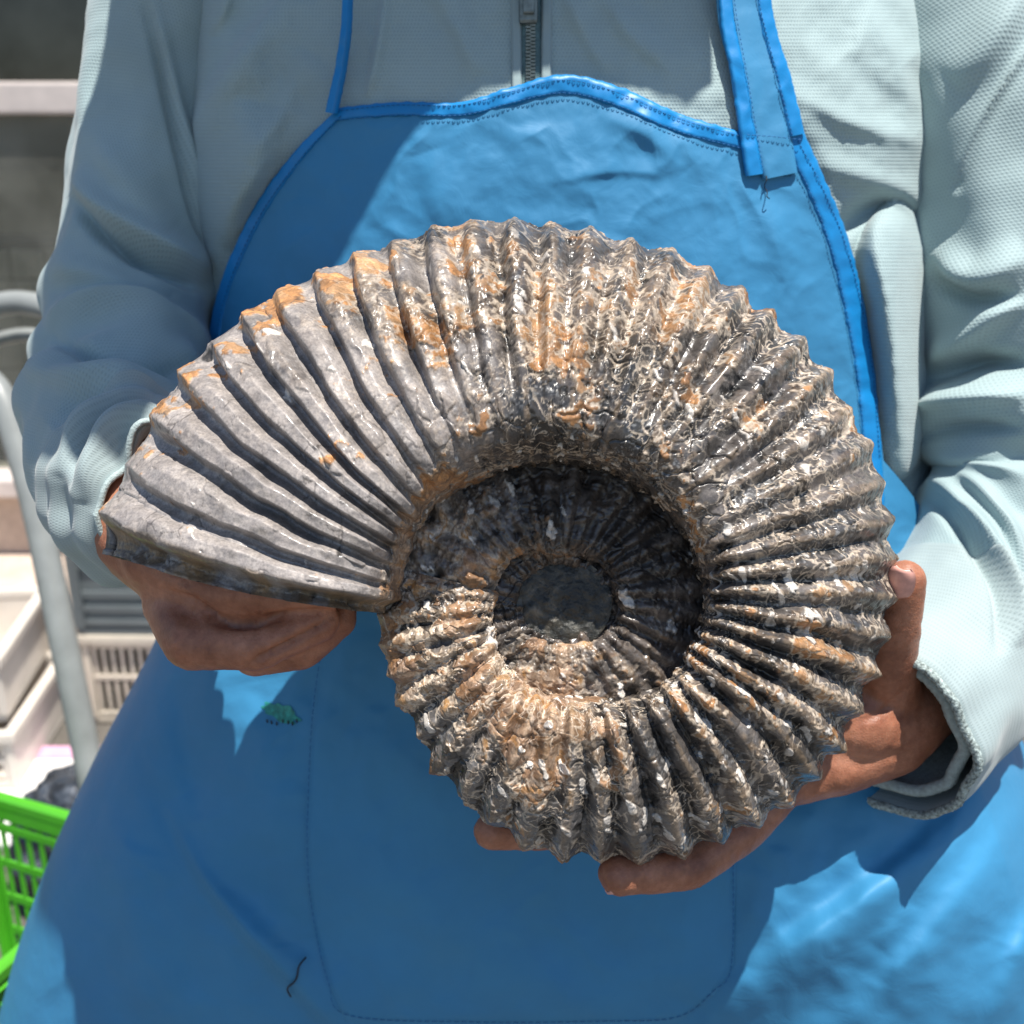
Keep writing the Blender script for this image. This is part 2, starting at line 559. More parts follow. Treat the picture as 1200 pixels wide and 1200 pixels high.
def apron_extra(px, py):
    e = 1.5 * folds(px, py, AFOLD)
    e = e + blob(px, py, 1150, 1190, 330, 340, 75)
    q = np.stack([px / 100, py / 100, px * 0 + 9], -1)
    w = np.stack([q[..., 0] + .5 * fbm(q * .8, 41, 2), q[..., 1] * .7 + .6 * fbm(q * .7, 43, 2), q[..., 2]], -1)
    low = ss(600, 950, py)
    cre = 1 - np.abs(noise3(w * 1.1, 51)) * 2.2
    cre2 = 1 - np.abs(noise3(w * 2.6 + 5, 52)) * 2.4
    e += .0016 * fbm(q * .9, 35, 3) * (1 + 2 * low) + .0011 * cre * (1 + .5 * low) + .0005 * cre2 + .0003 * fbm(q * 5, 36, 2)
    return e

def body_surf(py, a, off=0.0, extra=None):
    """point of the garment surface in row py at angle a (0 = front, +-90deg = silhouette)"""
    xc, A, Df, B = section(py)
    ca = np.cos(a)
    px = xc + A * np.sin(a)
    d = Df + B * (1 - np.sign(ca) * np.abs(ca) ** .8)
    ex = extra(px, py) if extra is not None else 0
    d = d - (off + ex) * np.clip(ca * 1.5 + .3, 0, 1)
    dl = np.minimum(d, Df + B)
    X = (px - 600) / FPX * dl + np.sin(a) * off * .8
    Y = (600 - py) / FPX * np.minimum(d, Df + .6 * B)
    return cam2w(X, Y, d)

def angle_of(px, py):
    xc, A, Df, B = section(py)
    return np.arcsin(np.clip((px - xc) / A, -.999, .999))

# ------------------------------------------------------------------ cloth and skin materials
def knit_material(name, color, uvscale, strength=.5):
    m = Mat(name, color, .72, .35)
    uv = m.coords("UV", (uvscale, uvscale, 1))
    sep = m.node("SeparateXYZ"); m.l(uv, sep.inputs[0])
    # staggered rows of small holes
    row = m.math('FLOOR', sep.outputs[1])
    sh = m.math('MULTIPLY', m.math('MODULO', row, 2.0), .5)
    fx = m.math('SUBTRACT', m.math('FRACT', m.math('ADD', sep.outputs[0], sh)), .5)
    fy = m.math('SUBTRACT', m.math('FRACT', sep.outputs[1]), .5)
    d = m.math('SQRT', m.math('ADD', m.math('MULTIPLY', fx, fx), m.math('MULTIPLY', fy, fy)))
    hole = m.node("MapRange", interpolation_type='SMOOTHSTEP')
    hole.inputs["From Min"].default_value = .16; hole.inputs["From Max"].default_value = .42
    m.l(d, hole.inputs["Value"])
    v = m.coords()
    n = m.noise(v, 14, 4); n2 = m.noise(v, 900, 3)
    c = m.ramp(n, [(.3, tuple(x * .90 for x in color)), (.7, tuple(min(1, x * 1.06) for x in color))])
    c = m.mix(m.math('MULTIPLY', m.math('SUBTRACT', 1.0, hole.outputs[0]), .22), c, tuple(x * .45 for x in color))
    m.base(c)
    b = m.bump(hole.outputs[0], strength, .0012)
    m.bump(n2, .2, .0004, b)
    m.b.inputs["Sheen Weight"].default_value = .25
    m.b.inputs["Sheen Roughness"].default_value = .5
    return m.m

def nylon_material(name, color, rough=.42, trans=.0):
    m = Mat(name, color, rough, .42)
    v = m.coords()
    n = m.noise(v, 9, 5, .6); n2 = m.noise(v, 45, 5, .6, 1.2); n3 = m.noise(v, 1400, 2)
    m.base(m.ramp(n, [(.3, tuple(x * .90 for x in color)), (.7, tuple(min(1, x * 1.08) for x in color))]))
    m.rough(m.math('ADD', rough - .06, m.math('MULTIPLY', n2, .14)))
    b = m.bump(n2, .30, .0014)
    m.bump(n3, .06, .0002, b)
    return m.m

def skin_material():
    m = Mat("skin", (.40, .20, .13), .48, .45)
    v = m.coords()
    n = m.noise(v, 55, 5, .6); n2 = m.noise(v, 320, 4, .6); vo = m.node("TexVoronoi", feature='DISTANCE_TO_EDGE'); vo.inputs["Scale"].default_value = 620
    m.l(v, vo.inputs["Vector"])
    c = m.ramp(n, [(.28, (.22, .080, .045)), (.5, (.34, .142, .083)), (.74, (.47, .22, .14))])
    c = m.mix(1.0, c, m.ramp(n2, [(.3, (.85, .83, .82)), (.7, (1.1, 1.08, 1.06))]), 'MULTIPLY')
    m.base(c)
    b = m.bump(n2, .35, .0008)
    m.bump(vo.outputs["Distance"], .35, .0006, b)
    m.b.inputs["Subsurface Weight"].default_value = .18
    m.b.inputs["Subsurface Radius"].default_value = (.006, .0022, .0012)
    m.b.inputs["Subsurface Scale"].default_value = .6
    return m.m

JC = (.315, .415, .425)
M_JACKET = knit_material("jacket_knit", JC, 1 / .0020, .32)
M_JFINE = knit_material("jacket_fine_knit", (.32, .395, .40), 1 / .0015, .22)
M_HEM = simple("jacket_hem", (.36, .44, .44), .85, .2, 400, .8, 900)
M_TERRY = simple("cuff_terry", (.30, .36, .35), .95, .75, 500, 1.0, 700)
M_APRON = nylon_material("apron_nylon", (.036, .212, .405), .56)
M_TAPE = nylon_material("apron_tape", (.006, .20, .50), .42)
M_THREAD = simple("blue_thread", (.006, .11, .30), .7)
M_BTHREAD = simple("black_thread", (.008, .012, .02), .7)
M_SKIN = skin_material()

# ------------------------------------------------------------------ person root
px0, py0 = 640, 500
PBASE = P(640, 500, .78); PBASE = (float(PBASE[0]), float(PBASE[1]), 0.0)
person = thing("person", "person in pale teal zip jacket and blue bib apron holding the fossil", "person", PBASE)

# ---- body: one continuous skin (head, neck, trunk, arms, hands with fingers, legs)
def chain(pts, rs):
    out = []
    w = [np.asarray(p, float) for p in pts]
    for i in range(len(w) - 1):
        out.append(capsule_verts(w[i], w[i + 1], rs[i], rs[i + 1]))
    return out
def PP(*t): return [P(*q) for q in t]

bx, by = PBASE[0], PBASE[1]
HEAD = np.array([bx - .09, by - .055, 1.655])
shapes = []
shapes += chain([(bx, by + .0, .95), (bx, by + .01, 1.12), (bx, by + .0, 1.28), (bx, by - .01, 1.36)], [.115, .105, .105, .085])
shapes += chain([(bx - .09, by + .01, .95), (bx + .09, by + .01, .95)], [.11, .11])
shapes += chain([(bx - .13, by, 1.345), (bx + .13, by, 1.345)], [.06, .06])
shapes += chain([(bx, by, 1.38), HEAD + [0, .03, -.09]], [.06, .055])
shapes += chain([HEAD + [0, .01, .03], HEAD + [0, -.015, -.02]], [.095, .085])          # skull
shapes += chain([HEAD + [0, -.03, -.05], HEAD + [0, -.055, -.095]], [.065, .035])        # jaw, chin
shapes += chain([HEAD + [0, -.105, .0], HEAD + [0, -.122, -.03]], [.011, .015])          # nose
for s in (-1, 1):
    shapes += chain([HEAD + [s * .092, .015, .01], HEAD + [s * .094, .02, -.03]], [.018, .012])   # ears
    shapes += chain([(bx + s * .09, by + .01, .92), (bx + s * .10, by - .01, .50), (bx + s * .10, by + .02, .10)], [.095, .062, .045])
    shapes += chain([(bx + s * .10, by + .03, .05), (bx + s * .115, by - .14, .035)], [.045, .035])
# right arm of the person (left in the picture)
RA = PP((228, -40, .715), (186, 120, .715), (165, 290, .70), (148, 420, .685), (138, 505, .635), (165, 570, .57))
shapes += chain(RA, [.034, .030, .027, .026, .027, .028])
shapes += chain(PP((150, 590, .56), (172, 630, .54), (215, 672, .525)), [.027, .024, .021])
shapes += chain(PP((215, 515, .57), (178, 560, .553), (162, 610, .545)), [.022, .025, .025])
shapes += chain(PP((185, 560, .565), (200, 610, .55), (240, 660, .54)), [.025, .024, .022])
shapes += chain(PP((152, 600, .545), (180, 655, .522), (262, 692, .504), (335, 695, .494), (398, 688, .488)), [.018, .0152, .0146, .0122, .0092])      # thumb along the edge
shapes += chain(PP((205, 705, .526), (224, 752, .506), (302, 756, .497), (374, 728, .497)), [.0155, .0135, .0116, .0095])                           # index folded
shapes += chain(PP((255, 712, .545), (300, 764, .523), (352, 758, .512), (396, 728, .512)), [.015, .0118, .0112, .009])
shapes += chain(PP((225, 705, .535), (300, 728, .522), (375, 715, .515)), [.014, .0125, .010])
shapes += chain(PP((265, 680, .54), (290, 755, .535), (360, 748, .520), (398, 716, .512)), [.015, .0112, .0105, .0085])
shapes += chain(PP((290, 665, .555), (315, 735, .555), (370, 735, .54), (402, 706, .53)), [.014, .010, .0095, .0078])
# left arm of the person (right in the picture)
LA = PP((1115, -40, .72), (1165, 120, .70), (1182, 300, .70), (1197, 470, .71), (1198, 580, .71), (1165, 680, .685), (1110, 775, .645), (1050, 840, .613))
shapes += chain(LA, [.036, .034, .030, .026, .026, .028, .028, .027])
shapes += chain(PP((1050, 840, .613), (1000, 840, .600), (930, 850, .603)), [.027, .026, .02])
shapes += chain(PP((1040, 860, .611), (970, 890, .603), (915, 915, .600)), [.024, .021, .015])
shapes += chain(PP((1035, 815, .603), (1040, 770, .576), (1052, 722, .556), (1060, 680, .543)), [.021, .0152, .0122, .0105])                       # thumb
shapes += chain(PP((945, 850, .603), (860, 840, .603), (790, 850, .603)), [.014, .010, .008])                                                       # index, behind
shapes += chain(PP((935, 875, .603), (820, 930, .596), (690, 974, .566), (576, 974, .548)), [.0145, .0115, .0104, .0092])                           # middle
shapes += chain(PP((930, 900, .603), (872, 968, .573), (805, 1016, .544), (727, 1024, .528)), [.0145, .0125, .0118, .0106])                         # ring
shapes += chain(PP((955, 905, .603), (885, 935, .600), (820, 960, .593)), [.013, .0100, .0085])                                                     # little
body = link("body", remesh(shapes, .0021, 3, .5), M_SKIN, person)
_c = get_co(body.data)
set_co(body.data, _c + (fbm(_c * 55, 3, 3) * .0006 + fbm(_c * 160, 5, 2) * .00025)[:, None] * get_no(body.data))

# knuckle and joint creases
def creases(me, lst):
    V = get_co(me); N = get_no(me); D = np.zeros(len(V))
    for a, b, f, r in lst:
        A = P(*a); B = P(*b); t = B - A; t /= np.linalg.norm(t); c = A + (B - A) * f if f <= 1 else B
        m = np.linalg.norm(V - c, axis=1) < r
        if not m.any(): continue
        q = (V[m] - c) @ t; q = q + .0009 * noise3(V[m] * 160, 11)
        for o, h in ((-.0042, .6), (-.0014, 1), (.0012, .8), (.0040, .5)):
            D[m] -= .00055 * h * np.exp(-((q - o) / .00055) ** 2)
    set_co(me, V + D[:, None] * N)
creases(body.data, [((180, 655, .522), (262, 684, .502), 1, .022), ((262, 684, .502), (340, 698, .492), .95, .019), ((205, 702, .524), (230, 762, .503), 1, .022), ((230, 762, .503), (308, 757, .493), .97, .019),
    ((255, 712, .545), (298, 772, .523), 1, .020), ((298, 772, .523), (352, 768, .512), 1, .017), ((1040, 770, .576), (1052, 722, .556), 1, .020), ((1035, 815, .603), (1040, 770, .576), 1, .024),
    ((872, 968, .573), (805, 1016, .544), 1, .019), ((820, 930, .596), (690, 974, .566), 1, .017), ((1035, 815, .603), (1040, 770, .576), 0, .028)])

def carve(me, lst, dmax):
    V = get_co(me); N = get_no(me); X, Y, D = topx(V)
    m = (D < dmax) & (D > .3) & ((N @ AX_F) < .2) & (X > 90) & (X < 1150) & (Y > 450) & (Y < 1100)
    d = folds(X[m], Y[m], lst)
    V[m] += d[:, None] * N[m]
    set_co(me, V)
carve(body.data, [([(186, 690), (226, 706), (256, 726), (290, 731), (330, 723), (392, 716)], 4.5, -6, 0), ([(284, 782), (312, 768), (345, 752), (392, 722)], 4, -5, 0), ([(212, 668), (219, 682), (222, 694)], 2.5, -1.6, 0),
    ([(203, 664), (209, 676), (211, 688)], 2.2, -1.2, 0), ([(297, 700), (303, 712), (304, 724)], 2.2, -1.4, 0), ([(306, 700), (311, 712), (312, 724)], 2.2, -1.0, 0), ([(216, 720), (206, 745), (212, 775)], 7, 1.2, 0),
    ([(236, 734), (244, 756), (240, 782)], 2.5, -.9, 0), ([(246, 734), (253, 756), (250, 782)], 2.5, -.7, 0), ([(300, 730), (305, 750), (302, 780)], 2.2, -.9, 0)], .535)
carve(body.data, [([(1062, 742), (1050, 752), (1035, 756)], 2.5, -1.2, 0), ([(1064, 752), (1050, 762), (1032, 766)], 2.5, -1.0, 0), ([(1068, 800), (1040, 830), (1000, 850)], 4, -1.8, 0), ([(1056, 712), (1044, 716), (1034, 716)], 2.2, -1.0, 0),
    ([(806, 1000), (812, 1020), (818, 1040)], 2.5, -1.2, 0), ([(798, 1002), (803, 1022), (808, 1044)], 2.2, -.9, 0), ([(752, 1008), (756, 1026), (754, 1046)], 2.2, -.9, 0), ([(640, 970), (644, 985), (642, 1000)], 2.2, -.9, 0)], .62)

def nail(name, c, t, n, L, Wd):
    """small curved finger nail at c, along t, facing n"""
    t = np.asarray(t, float); t /= np.linalg.norm(t); n = np.asarray(n, float); n -= t * (n @ t); n /= np.linalg.norm(n); s = np.cross(t, n)
    u, v = np.meshgrid(np.linspace(-1, 1, 13), np.linspace(-1, 1, 11), indexing='ij')
    wv = Wd * np.sqrt(np.clip(1 - np.abs(u) ** 3.2 * .75, 0, 1))
    V = np.asarray(c) + (u * L)[..., None] * t + (v * wv)[..., None] * s + (Wd * .42 * (1 - v ** 2) * (1 - .25 * u ** 2))[..., None] * n
    lo = V - n * .0012
    A = np.concatenate([V, lo[::-1]])
    return link(name, grid_mesh(A, cu=True), M_NAIL, body)
M_NAIL = simple("nail", (.66, .34, .28), .25, .12, 300)
def axis(a, b):
    a = P(*a); b = P(*b); return b - a
nail("fingernail", P(1055, 682, .5305), axis((1052, 722, .556), (1060, 680, .543)), -AX_F * .8 - AX_R * .45 + AX_U * .1, .0085, .0068)
nail("fingernail", P(724, 1042, .5262), axis((800, 1014, .517), (728, 1024, .503)), -AX_U * 1.0 - AX_F * .35, .0056, .0056)
nail("fingernail", P(394, 694, .4785), axis((335, 695, .494), (398, 688, .488)), -AX_F * .5 - AX_U * .9, .0070, .0062)

# ---- sun hat (above the frame; brim outline shaped to cast the shade on chest and sleeve)
def make_hat():
    zb = 1.70
    edge = [(838, 80, .598), (795, 126, .600), (720, 106, .599), (650, 96, .599), (575, 114, .600), (490, 150, .601), (400, 232, .603), (320, 295, .606), (262, 385, .612), (225, 462, .60), (178, 500, .56), (150, 605, .545), (85, 640, .56), (5, 590, .62), (35, 440, .65), (48, 370, .67), (75, 260, .68), (95, 180, .67), (132, 20, .67)]
    pts = []
    for e in edge:
        w = P(*e); t = (zb - w[2]) / SUN[2]; w = w + SUN * t
        pts.append(w[:2])
    hx, hy = HEAD[0], HEAD[1] + .01
    back = [(hx - .17, hy + .10), (hx - .05, hy + .17), (hx + .09, hy + .15), (hx + .17, hy + .06)]
    pts = np.array(pts + back)
    loop = spline(np.vstack([pts, pts[:1]]), 97)[:-1]
    cxy = np.array([hx, hy]); a = np.linspace(0, 2 * math.pi, 97)[:-1]
    # crown ring follows the edge order
    ang = np.arctan2(loop[:, 1] - cxy[1], loop[:, 0] - cxy[0])
    ring = cxy + np.stack([np.cos(ang) * .098, np.sin(ang) * .112], 1)
    rows = []
    for t, z in ((0, zb - .003), (.04, zb - .006), (.35, zb - .001), (.7, zb), (1, zb), (1, zb + .003), (.7, zb + .003), (.35, zb + .002)):
        xy = loop + (ring - loop) * t if t < 1 else ring
        rows.append(np.column_stack([xy, np.full(96, z)]))
    rows = rows[::-1] if False else rows[4::-1][::-1] + []
    brim_top = [np.column_stack([loop + (ring - loop) * t, np.full(96, zb + .004 * t)]) for t in np.linspace(0, 1, 8)]
    crown = []
    for k in range(1, 9):
        f = k / 8; s = math.cos(f * math.pi / 2) ** .55
        crown.append(np.column_stack([cxy + (ring - cxy) * max(s, .01), np.full(96, zb + .004 + .095 * math.sin(f * math.pi / 2))]))
    under = [np.column_stack([loop + (ring - loop) * t, np.full(96, zb - .004 + .003 * t)]) for t in np.linspace(1, 0, 8)]
    V = np.stack(under + brim_top + crown)
    link("unseen_shade_hat", grid_mesh(V, cv=True), simple("straw", (.55, .45, .28), .8, .3, 120, .6, 300), person)
make_hat()

# ---- trousers and shoes
tr = []
for s in (-1, 1):
    tr += chain([(bx + s * .085, by + .02, .90), (bx + s * .105, by + .0, .50), (bx + s * .105, by + .03, .11)], [.125, .09, .075])
tr += chain([(bx - .08, by + .02, .93), (bx + .08, by + .02, .93)], [.12, .12])
link("trousers", remesh(tr, .008, 6), simple("trouser_cloth", (.03, .035, .05), .85, .2, 60, .3, 600), person)
for s in (-1, 1):
    sh = chain([(bx + s * .105, by + .04, .05), (bx + s * .12, by - .06, .05), (bx + s * .13, by - .19, .04)], [.055, .052, .04])
    link("shoe", remesh(sh, .005, 6), simple("shoe_leather", (.02, .02, .02), .5), person)

# ------------------------------------------------------------------ jacket
jacket = None
def make_jacket():
    global jacket
    ny, na = 420, 560
    py = np.linspace(-300, 900, ny)
    a = np.concatenate([np.linspace(-R(100), R(100), 480), np.linspace(R(100), R(260), na - 480 + 1)[1:-1]])
    PY, A = np.meshgrid(py, a, indexing='ij')
    V = body_surf(PY, A, 0.0, torso_depth_extra)
    L = np.concatenate([np.zeros((ny, 1)), np.cumsum(np.linalg.norm(np.diff(V, axis=1), axis=-1), axis=1)], 1)
    L = L - L[:, 240:241]
    Lv = np.r_[0, np.cumsum(np.linalg.norm(np.diff(V[:, 240], axis=0), axis=-1))]
    uv = np.stack([L, np.broadcast_to(Lv[:, None], PY.shape)], -1)
    jacket = link("jacket", grid_mesh(V, cv=True, uv=uv, flip=True), M_JACKET, person)
    jacket["label"] = "pale teal mesh-knit zip jacket with wide sleeves"

def sleeve(name, spine, rad, nv, nu, mat, lst, wr=None, uvk=1.0):
    w = np.array([P(*q) for q in spine])
    sp = spline(np.column_stack([w, np.asarray(rad)]), nu)
    V = tube_V(sp[:, :3], sp[:, 3], nv, up=-AX_F)
    N = grid_normals(V, cv=True)
    c = sp[:, None, :3]
    s = np.sign(((V - c) * N).sum(-1, keepdims=True)); N = N * s
    u = np.linspace(0, 1, nu)[:, None] * np.ones((1, nv)); ang = np.ones((nu, 1)) * np.linspace(0, 2 * math.pi, nv, endpoint=False)
    q = np.stack([np.cos(ang) * 1.0, np.sin(ang) * 1.0, u * 6], -1)
    disp = .0065 * fbm(q * np.array([1.1, 1.1, 1.2]), 61, 2) + .0008 * fbm(q * np.array([2, 2, 4]), 63, 2)
    if wr is not None: disp = disp + wr(u, ang, q)
    X, Y, D = topx(V)
    facing = np.clip(-(N @ AX_F) * 1.6 + .25, 0, 1)
    disp = disp + 2.1 * folds(X, Y, lst) * facing
    V = V + disp[..., None] * N
    Ls = np.r_[0, np.cumsum(np.linalg.norm(np.diff(sp[:, :3], axis=0), axis=1))]
    uv = np.stack([ang / (2 * math.pi) * round(2 * math.pi * .052 / .0026) * .0026, Ls[:, None] * np.ones((1, nv))], -1)
    # seam column: repeat first column for clean UVs
    V2 = np.concatenate([V, V[:, :1]], 1); uv2 = np.concatenate([uv, uv[:, :1] + np.array([round(2 * math.pi * .052 / .0026) * .0026, 0])], 1)
    o = link(name, grid_mesh(V2, uv=uv2), mat, jacket)
    return o, V, sp

make_jacket()
LF = [
    ([(165, -10), (195, 110), (222, 220), (250, 312)], 7, -3.5, .3),
    ([(178, -10), (206, 110), (232, 215), (256, 300)], 8, 3, .3),
    ([(78, 225), (120, 275), (175, 310), (255, 345)], 9, -8, .2),
    ([(85, 205), (130, 255), (190, 292), (255, 318)], 20, 7, .55),
    ([(110, 140), (150, 220), (200, 270)], 22, 3, .3),
    ([(50, 372), (110, 362), (180, 378), (250, 400)], 20, 7, .3),
    ([(62, 318), (120, 325), (200, 350)], 18, 4, .3),
    ([(55, 395), (110, 418), (170, 432), (245, 432)], 9, -9, .2),
    ([(40, 440), (110, 450), (190, 452), (245, 446)], 16, 6, .3),
    ([(60, 500), (90, 470), (140, 462)], 12, -4, .3),
    ([(75, 560), (95, 510), (130, 480), (180, 468)], 9, 4, .4),
    ([(100, 590), (118, 535), (150, 498), (190, 478)], 9, 4, .4),
    ([(122, 612), (138, 555), (165, 515), (196, 490)], 8, 4, .4),
    ([(88, 575), (105, 522), (140, 490), (186, 472)], 6, -4, .3),
    ([(112, 602), (128, 545), (158, 506), (193, 484)], 6, -4, .3),
]
def wrL(u, ang, q):
    return .0018 * np.sin(u * 150 + 2 * noise3(q, 5)) * ss(.86, .93, u) + .003 * np.sin(u * 60 + 2.5 * noise3(q * .8, 6)) * ss(.5, .6, u) * ss(.85, .75, u)
slL, VL, spL = sleeve("sleeve", [(275, -190, .70), (228, -60, .705), (186, 120, .705), (165, 290, .70), (148, 420, .68), (138, 500, .630), (152, 558, .585), (205, 588, .545)],
       [.055, .053, .050, .050, .051, .050, .048, .0395], 200, 420, M_JACKET, LF, wrL)
RF = [
    ([(1210, 45), (1160, 130), (1120, 215)], 8, 4, .5),
    ([(1205, 60), (1155, 145), (1118, 228)], 7, -4, .3),
    ([(1095, 290), (1140, 330), (1205, 300)], 24, 7, .4),
    ([(1085, 330), (1150, 350), (1210, 345)], 12, -7, .2),
    ([(1075, 430), (1130, 400), (1205, 340)], 22, 8, .5),
    ([(1070, 455), (1130, 430), (1210, 425)], 12, -10, .2),
    ([(1065, 480), (1120, 465), (1205, 462)], 15, 7, .3),
    ([(1070, 520), (1120, 500), (1205, 500)], 10, -5, .2),
    ([(1060, 560), (1130, 540), (1205, 560)], 20, 6, .4),
    ([(1095, 560), (1140, 610), (1180, 690), (1185, 760)], 12, 6, .5),
    ([(1080, 575), (1125, 625), (1160, 690), (1168, 770)], 7, -4, .2),
    ([(1130, 555), (1175, 610), (1205, 690)], 12, 5, .5),
    ([(1120, 100), (1160, 60), (1200, -20)], 24, 5, .3),
]
def wrR(u, ang, q):
    return .005 * np.sin(u * 46 + 2.5 * noise3(q * .8, 16)) * ss(.45, .55, u) * ss(.80, .7, u)
slR, VR, spR = sleeve("sleeve", [(1060, -190, .70), (1120, -60, .705), (1160, 110, .692), (1180, 300, .698), (1195, 460, .706), (1200, 570, .708), (1172, 670, .690), (1114, 756, .656), (1034, 856, .600)],
       [.060, .064, .066, .066, .066, .064, .061, .056, .052], 200, 420, M_JACKET, RF, wrR)

def cuff(name, V, k0, k1, off, mat, parent, uvs=True):
    """a smooth band over the last rings of a sleeve"""
    A = V[k0:k1]; c = A.mean(1, keepdims=True)
    n = A - c; n /= np.linalg.norm(n, axis=-1, keepdims=True)
    nu, nv = A.shape[:2]
    prof = np.sin(np.linspace(0, 1, nu) * math.pi) ** .25
    O = A + n * (off * prof)[:, None, None]
    I = (A - n * .002)[::-1]
    W = np.concatenate([O, I]); W = np.concatenate([W, W[:, :1]], 1)
    u = np.r_[np.linspace(0, .05, nu), np.linspace(.05, .1, nu)][:, None] * np.ones((1, nv + 1)); v = np.ones((2 * nu, 1)) * np.linspace(0, .33, nv + 1)
    return link(name, grid_mesh(W, cu=True, uv=np.stack([v, u], -1)), mat, parent)

def ring_roll(name, ring, r, mat, parent, seed=1, fuzz=.001, nv=14):
    n = len(ring); V = np.zeros((n, nv, 3)); t = np.roll(ring, -1, 0) - np.roll(ring, 1, 0); t /= np.linalg.norm(t, axis=1, keepdims=True)
    c = ring.mean(0); rad = ring - c; rad -= t * (rad * t).sum(1, keepdims=True); rad /= np.linalg.norm(rad, axis=1, keepdims=True); b = np.cross(t, rad)
    an = np.linspace(0, 2 * math.pi, nv, endpoint=False)
    V = ring[:, None] + r * (np.cos(an)[None, :, None] * rad[:, None] + np.sin(an)[None, :, None] * b[:, None])
    dirn = np.cos(an)[None, :, None] * rad[:, None] + np.sin(an)[None, :, None] * b[:, None]
    V = V + (fuzz * noise3(V * 700, seed))[..., None] * dirn
    return link(name, grid_mesh(V, cu=True, cv=True), mat, parent)

def resample_ring(r, n):
    q = np.vstack([r, r[:1]]); L = np.r_[0, np.cumsum(np.linalg.norm(np.diff(q, axis=0), axis=1))]
    s = np.linspace(0, L[-1], n, endpoint=False); return np.stack([np.interp(s, L, q[:, k]) for k in range(3)], 1)

cuff("cuff", VR, 345, 419, .0035, M_JFINE, slR)
ring_roll("terry_edge", resample_ring(VR[-1], 420), .0024, M_TERRY, slR, 3, .0008)
# inner lining sleeve with its rolled hem
c = VR[300:415].mean(1, keepdims=True); inn = c + (VR[300:415] - c) * .80
inn = inn[:, ::-1]
lin = link("lining", grid_mesh(inn, cv=True), M_HEM, slR)
ring_roll("lining_hem", resample_ring(inn[-1], 300), .0035, M_HEM, slR, 5, .0006)
cuff("cuff", VL, 375, 419, .003, M_JFINE, slL)
ring_roll("terry_edge", resample_ring(VL[-1], 300), .0016, M_HEM, slL, 7, .0002)

# ---- zip
M_ZIP = simple("zip_tape", (.10, .17, .18), .8, .2, 300, .4, 900)
M_METAL = simple("zip_teeth", (.16, .19, .19), .4, .3, 300, metal=.6)
def ribbon(name, pxpts, width, mat, parent, surf, thick=.0012, n=80, across=7, wob=0.0):
    """a flat band laid along a path of photo pixels on a surface function"""
    p = spline(pxpts, n) if len(pxpts) > 2 else np.array([np.asarray(pxpts[0]) + (np.asarray(pxpts[1]) - pxpts[0]) * t for t in np.linspace(0, 1, n)], float)
    t = np.gradient(p, axis=0); t /= np.linalg.norm(t, axis=1, keepdims=True); nn = np.stack([-t[:, 1], t[:, 0]], 1)
    w = np.asarray(width, float)
    w = np.full(n, float(w)) if w.ndim == 0 else np.interp(np.linspace(0, 1, n), np.linspace(0, 1, len(w)), w)
    k = np.linspace(-.5, .5, across)
    if wob: w = w * (1 + wob * noise3(np.stack([np.arange(n) * .35, np.zeros(n), np.zeros(n)], 1), 8))
    q = p[:, None] + nn[:, None] * (k[None, :, None] * w[:, None, None])
    edge = np.sqrt(np.clip(1 - (2 * k) ** 8, 0, 1))
    top = surf(q[..., 0], q[..., 1], thick * edge[None, :] + (wob * .006 * noise3(np.stack([q[..., 0] * .06, q[..., 1] * .06, q[..., 0] * 0], -1), 4) if wob else 0))
    bot = surf(q[..., 0], q[..., 1], np.zeros(q.shape[:2]) - .0008)
    V = np.concatenate([top, bot[:, ::-1]], 1)
    return link(name, grid_mesh(V, cv=True), mat, parent)

def on_jacket(px, py, off=0.0):
    px = np.asarray(px, float); py = np.asarray(py, float) * np.ones_like(px)
    return body_surf(py, angle_of(px, py), off, torso_depth_extra)

M_PLACK = knit_material("jacket_placket", (.26, .34, .35), 1 / .0026, .3)
zipper = ribbon("zipper", [(622, -180), (622, 104)], 26, M_ZIP, jacket, on_jacket, .0012, 60, 7)
ribbon("zip_flap", [(603, -180), (605, 0), (606, 104)], 13, M_PLACK, zipper, on_jacket, .0030, 60, 7)
ribbon("zip_flap", [(642, -180), (641, 0), (640, 104)], 13, M_PLACK, zipper, on_jacket, .0030, 60, 7)
bm = bmesh.new()
for i, y in enumerate(np.arange(-170, 99, 4.2)):
    for s in (-1, 1):
        c = on_jacket(np.array(622 + s * 2.6), np.array(y + (2.1 if s > 0 else 0)), .0022)
        box_bm(bm, (-.0014, -.0010, -.0006), (.0014, .0010, .0006), 0, Matrix.Translation(Vector(c)))
link("zip_teeth", bm_mesh(bm), M_METAL, zipper)
bm = bmesh.new()
c = Vector(on_jacket(np.array(620.), np.array(8.), .0052))
Mz = Matrix.Translation(c) @ Matrix.Rotation(-PITCH * .2, 4, 'X')
box_bm(bm, (-.0050, -.0022, -.0085), (.0050, .0022, .0085), .0018, Mz)
box_bm(bm, (-.0030, -.0050, -.0040), (.0030, -.0018, .0085), .0010, Mz)
box_bm(bm, (-.0038, -.0046, .004), (.0038, -.0030, .030), .0008, Mz)
link("zip_slider", bm_mesh(bm), M_METAL, zipper)

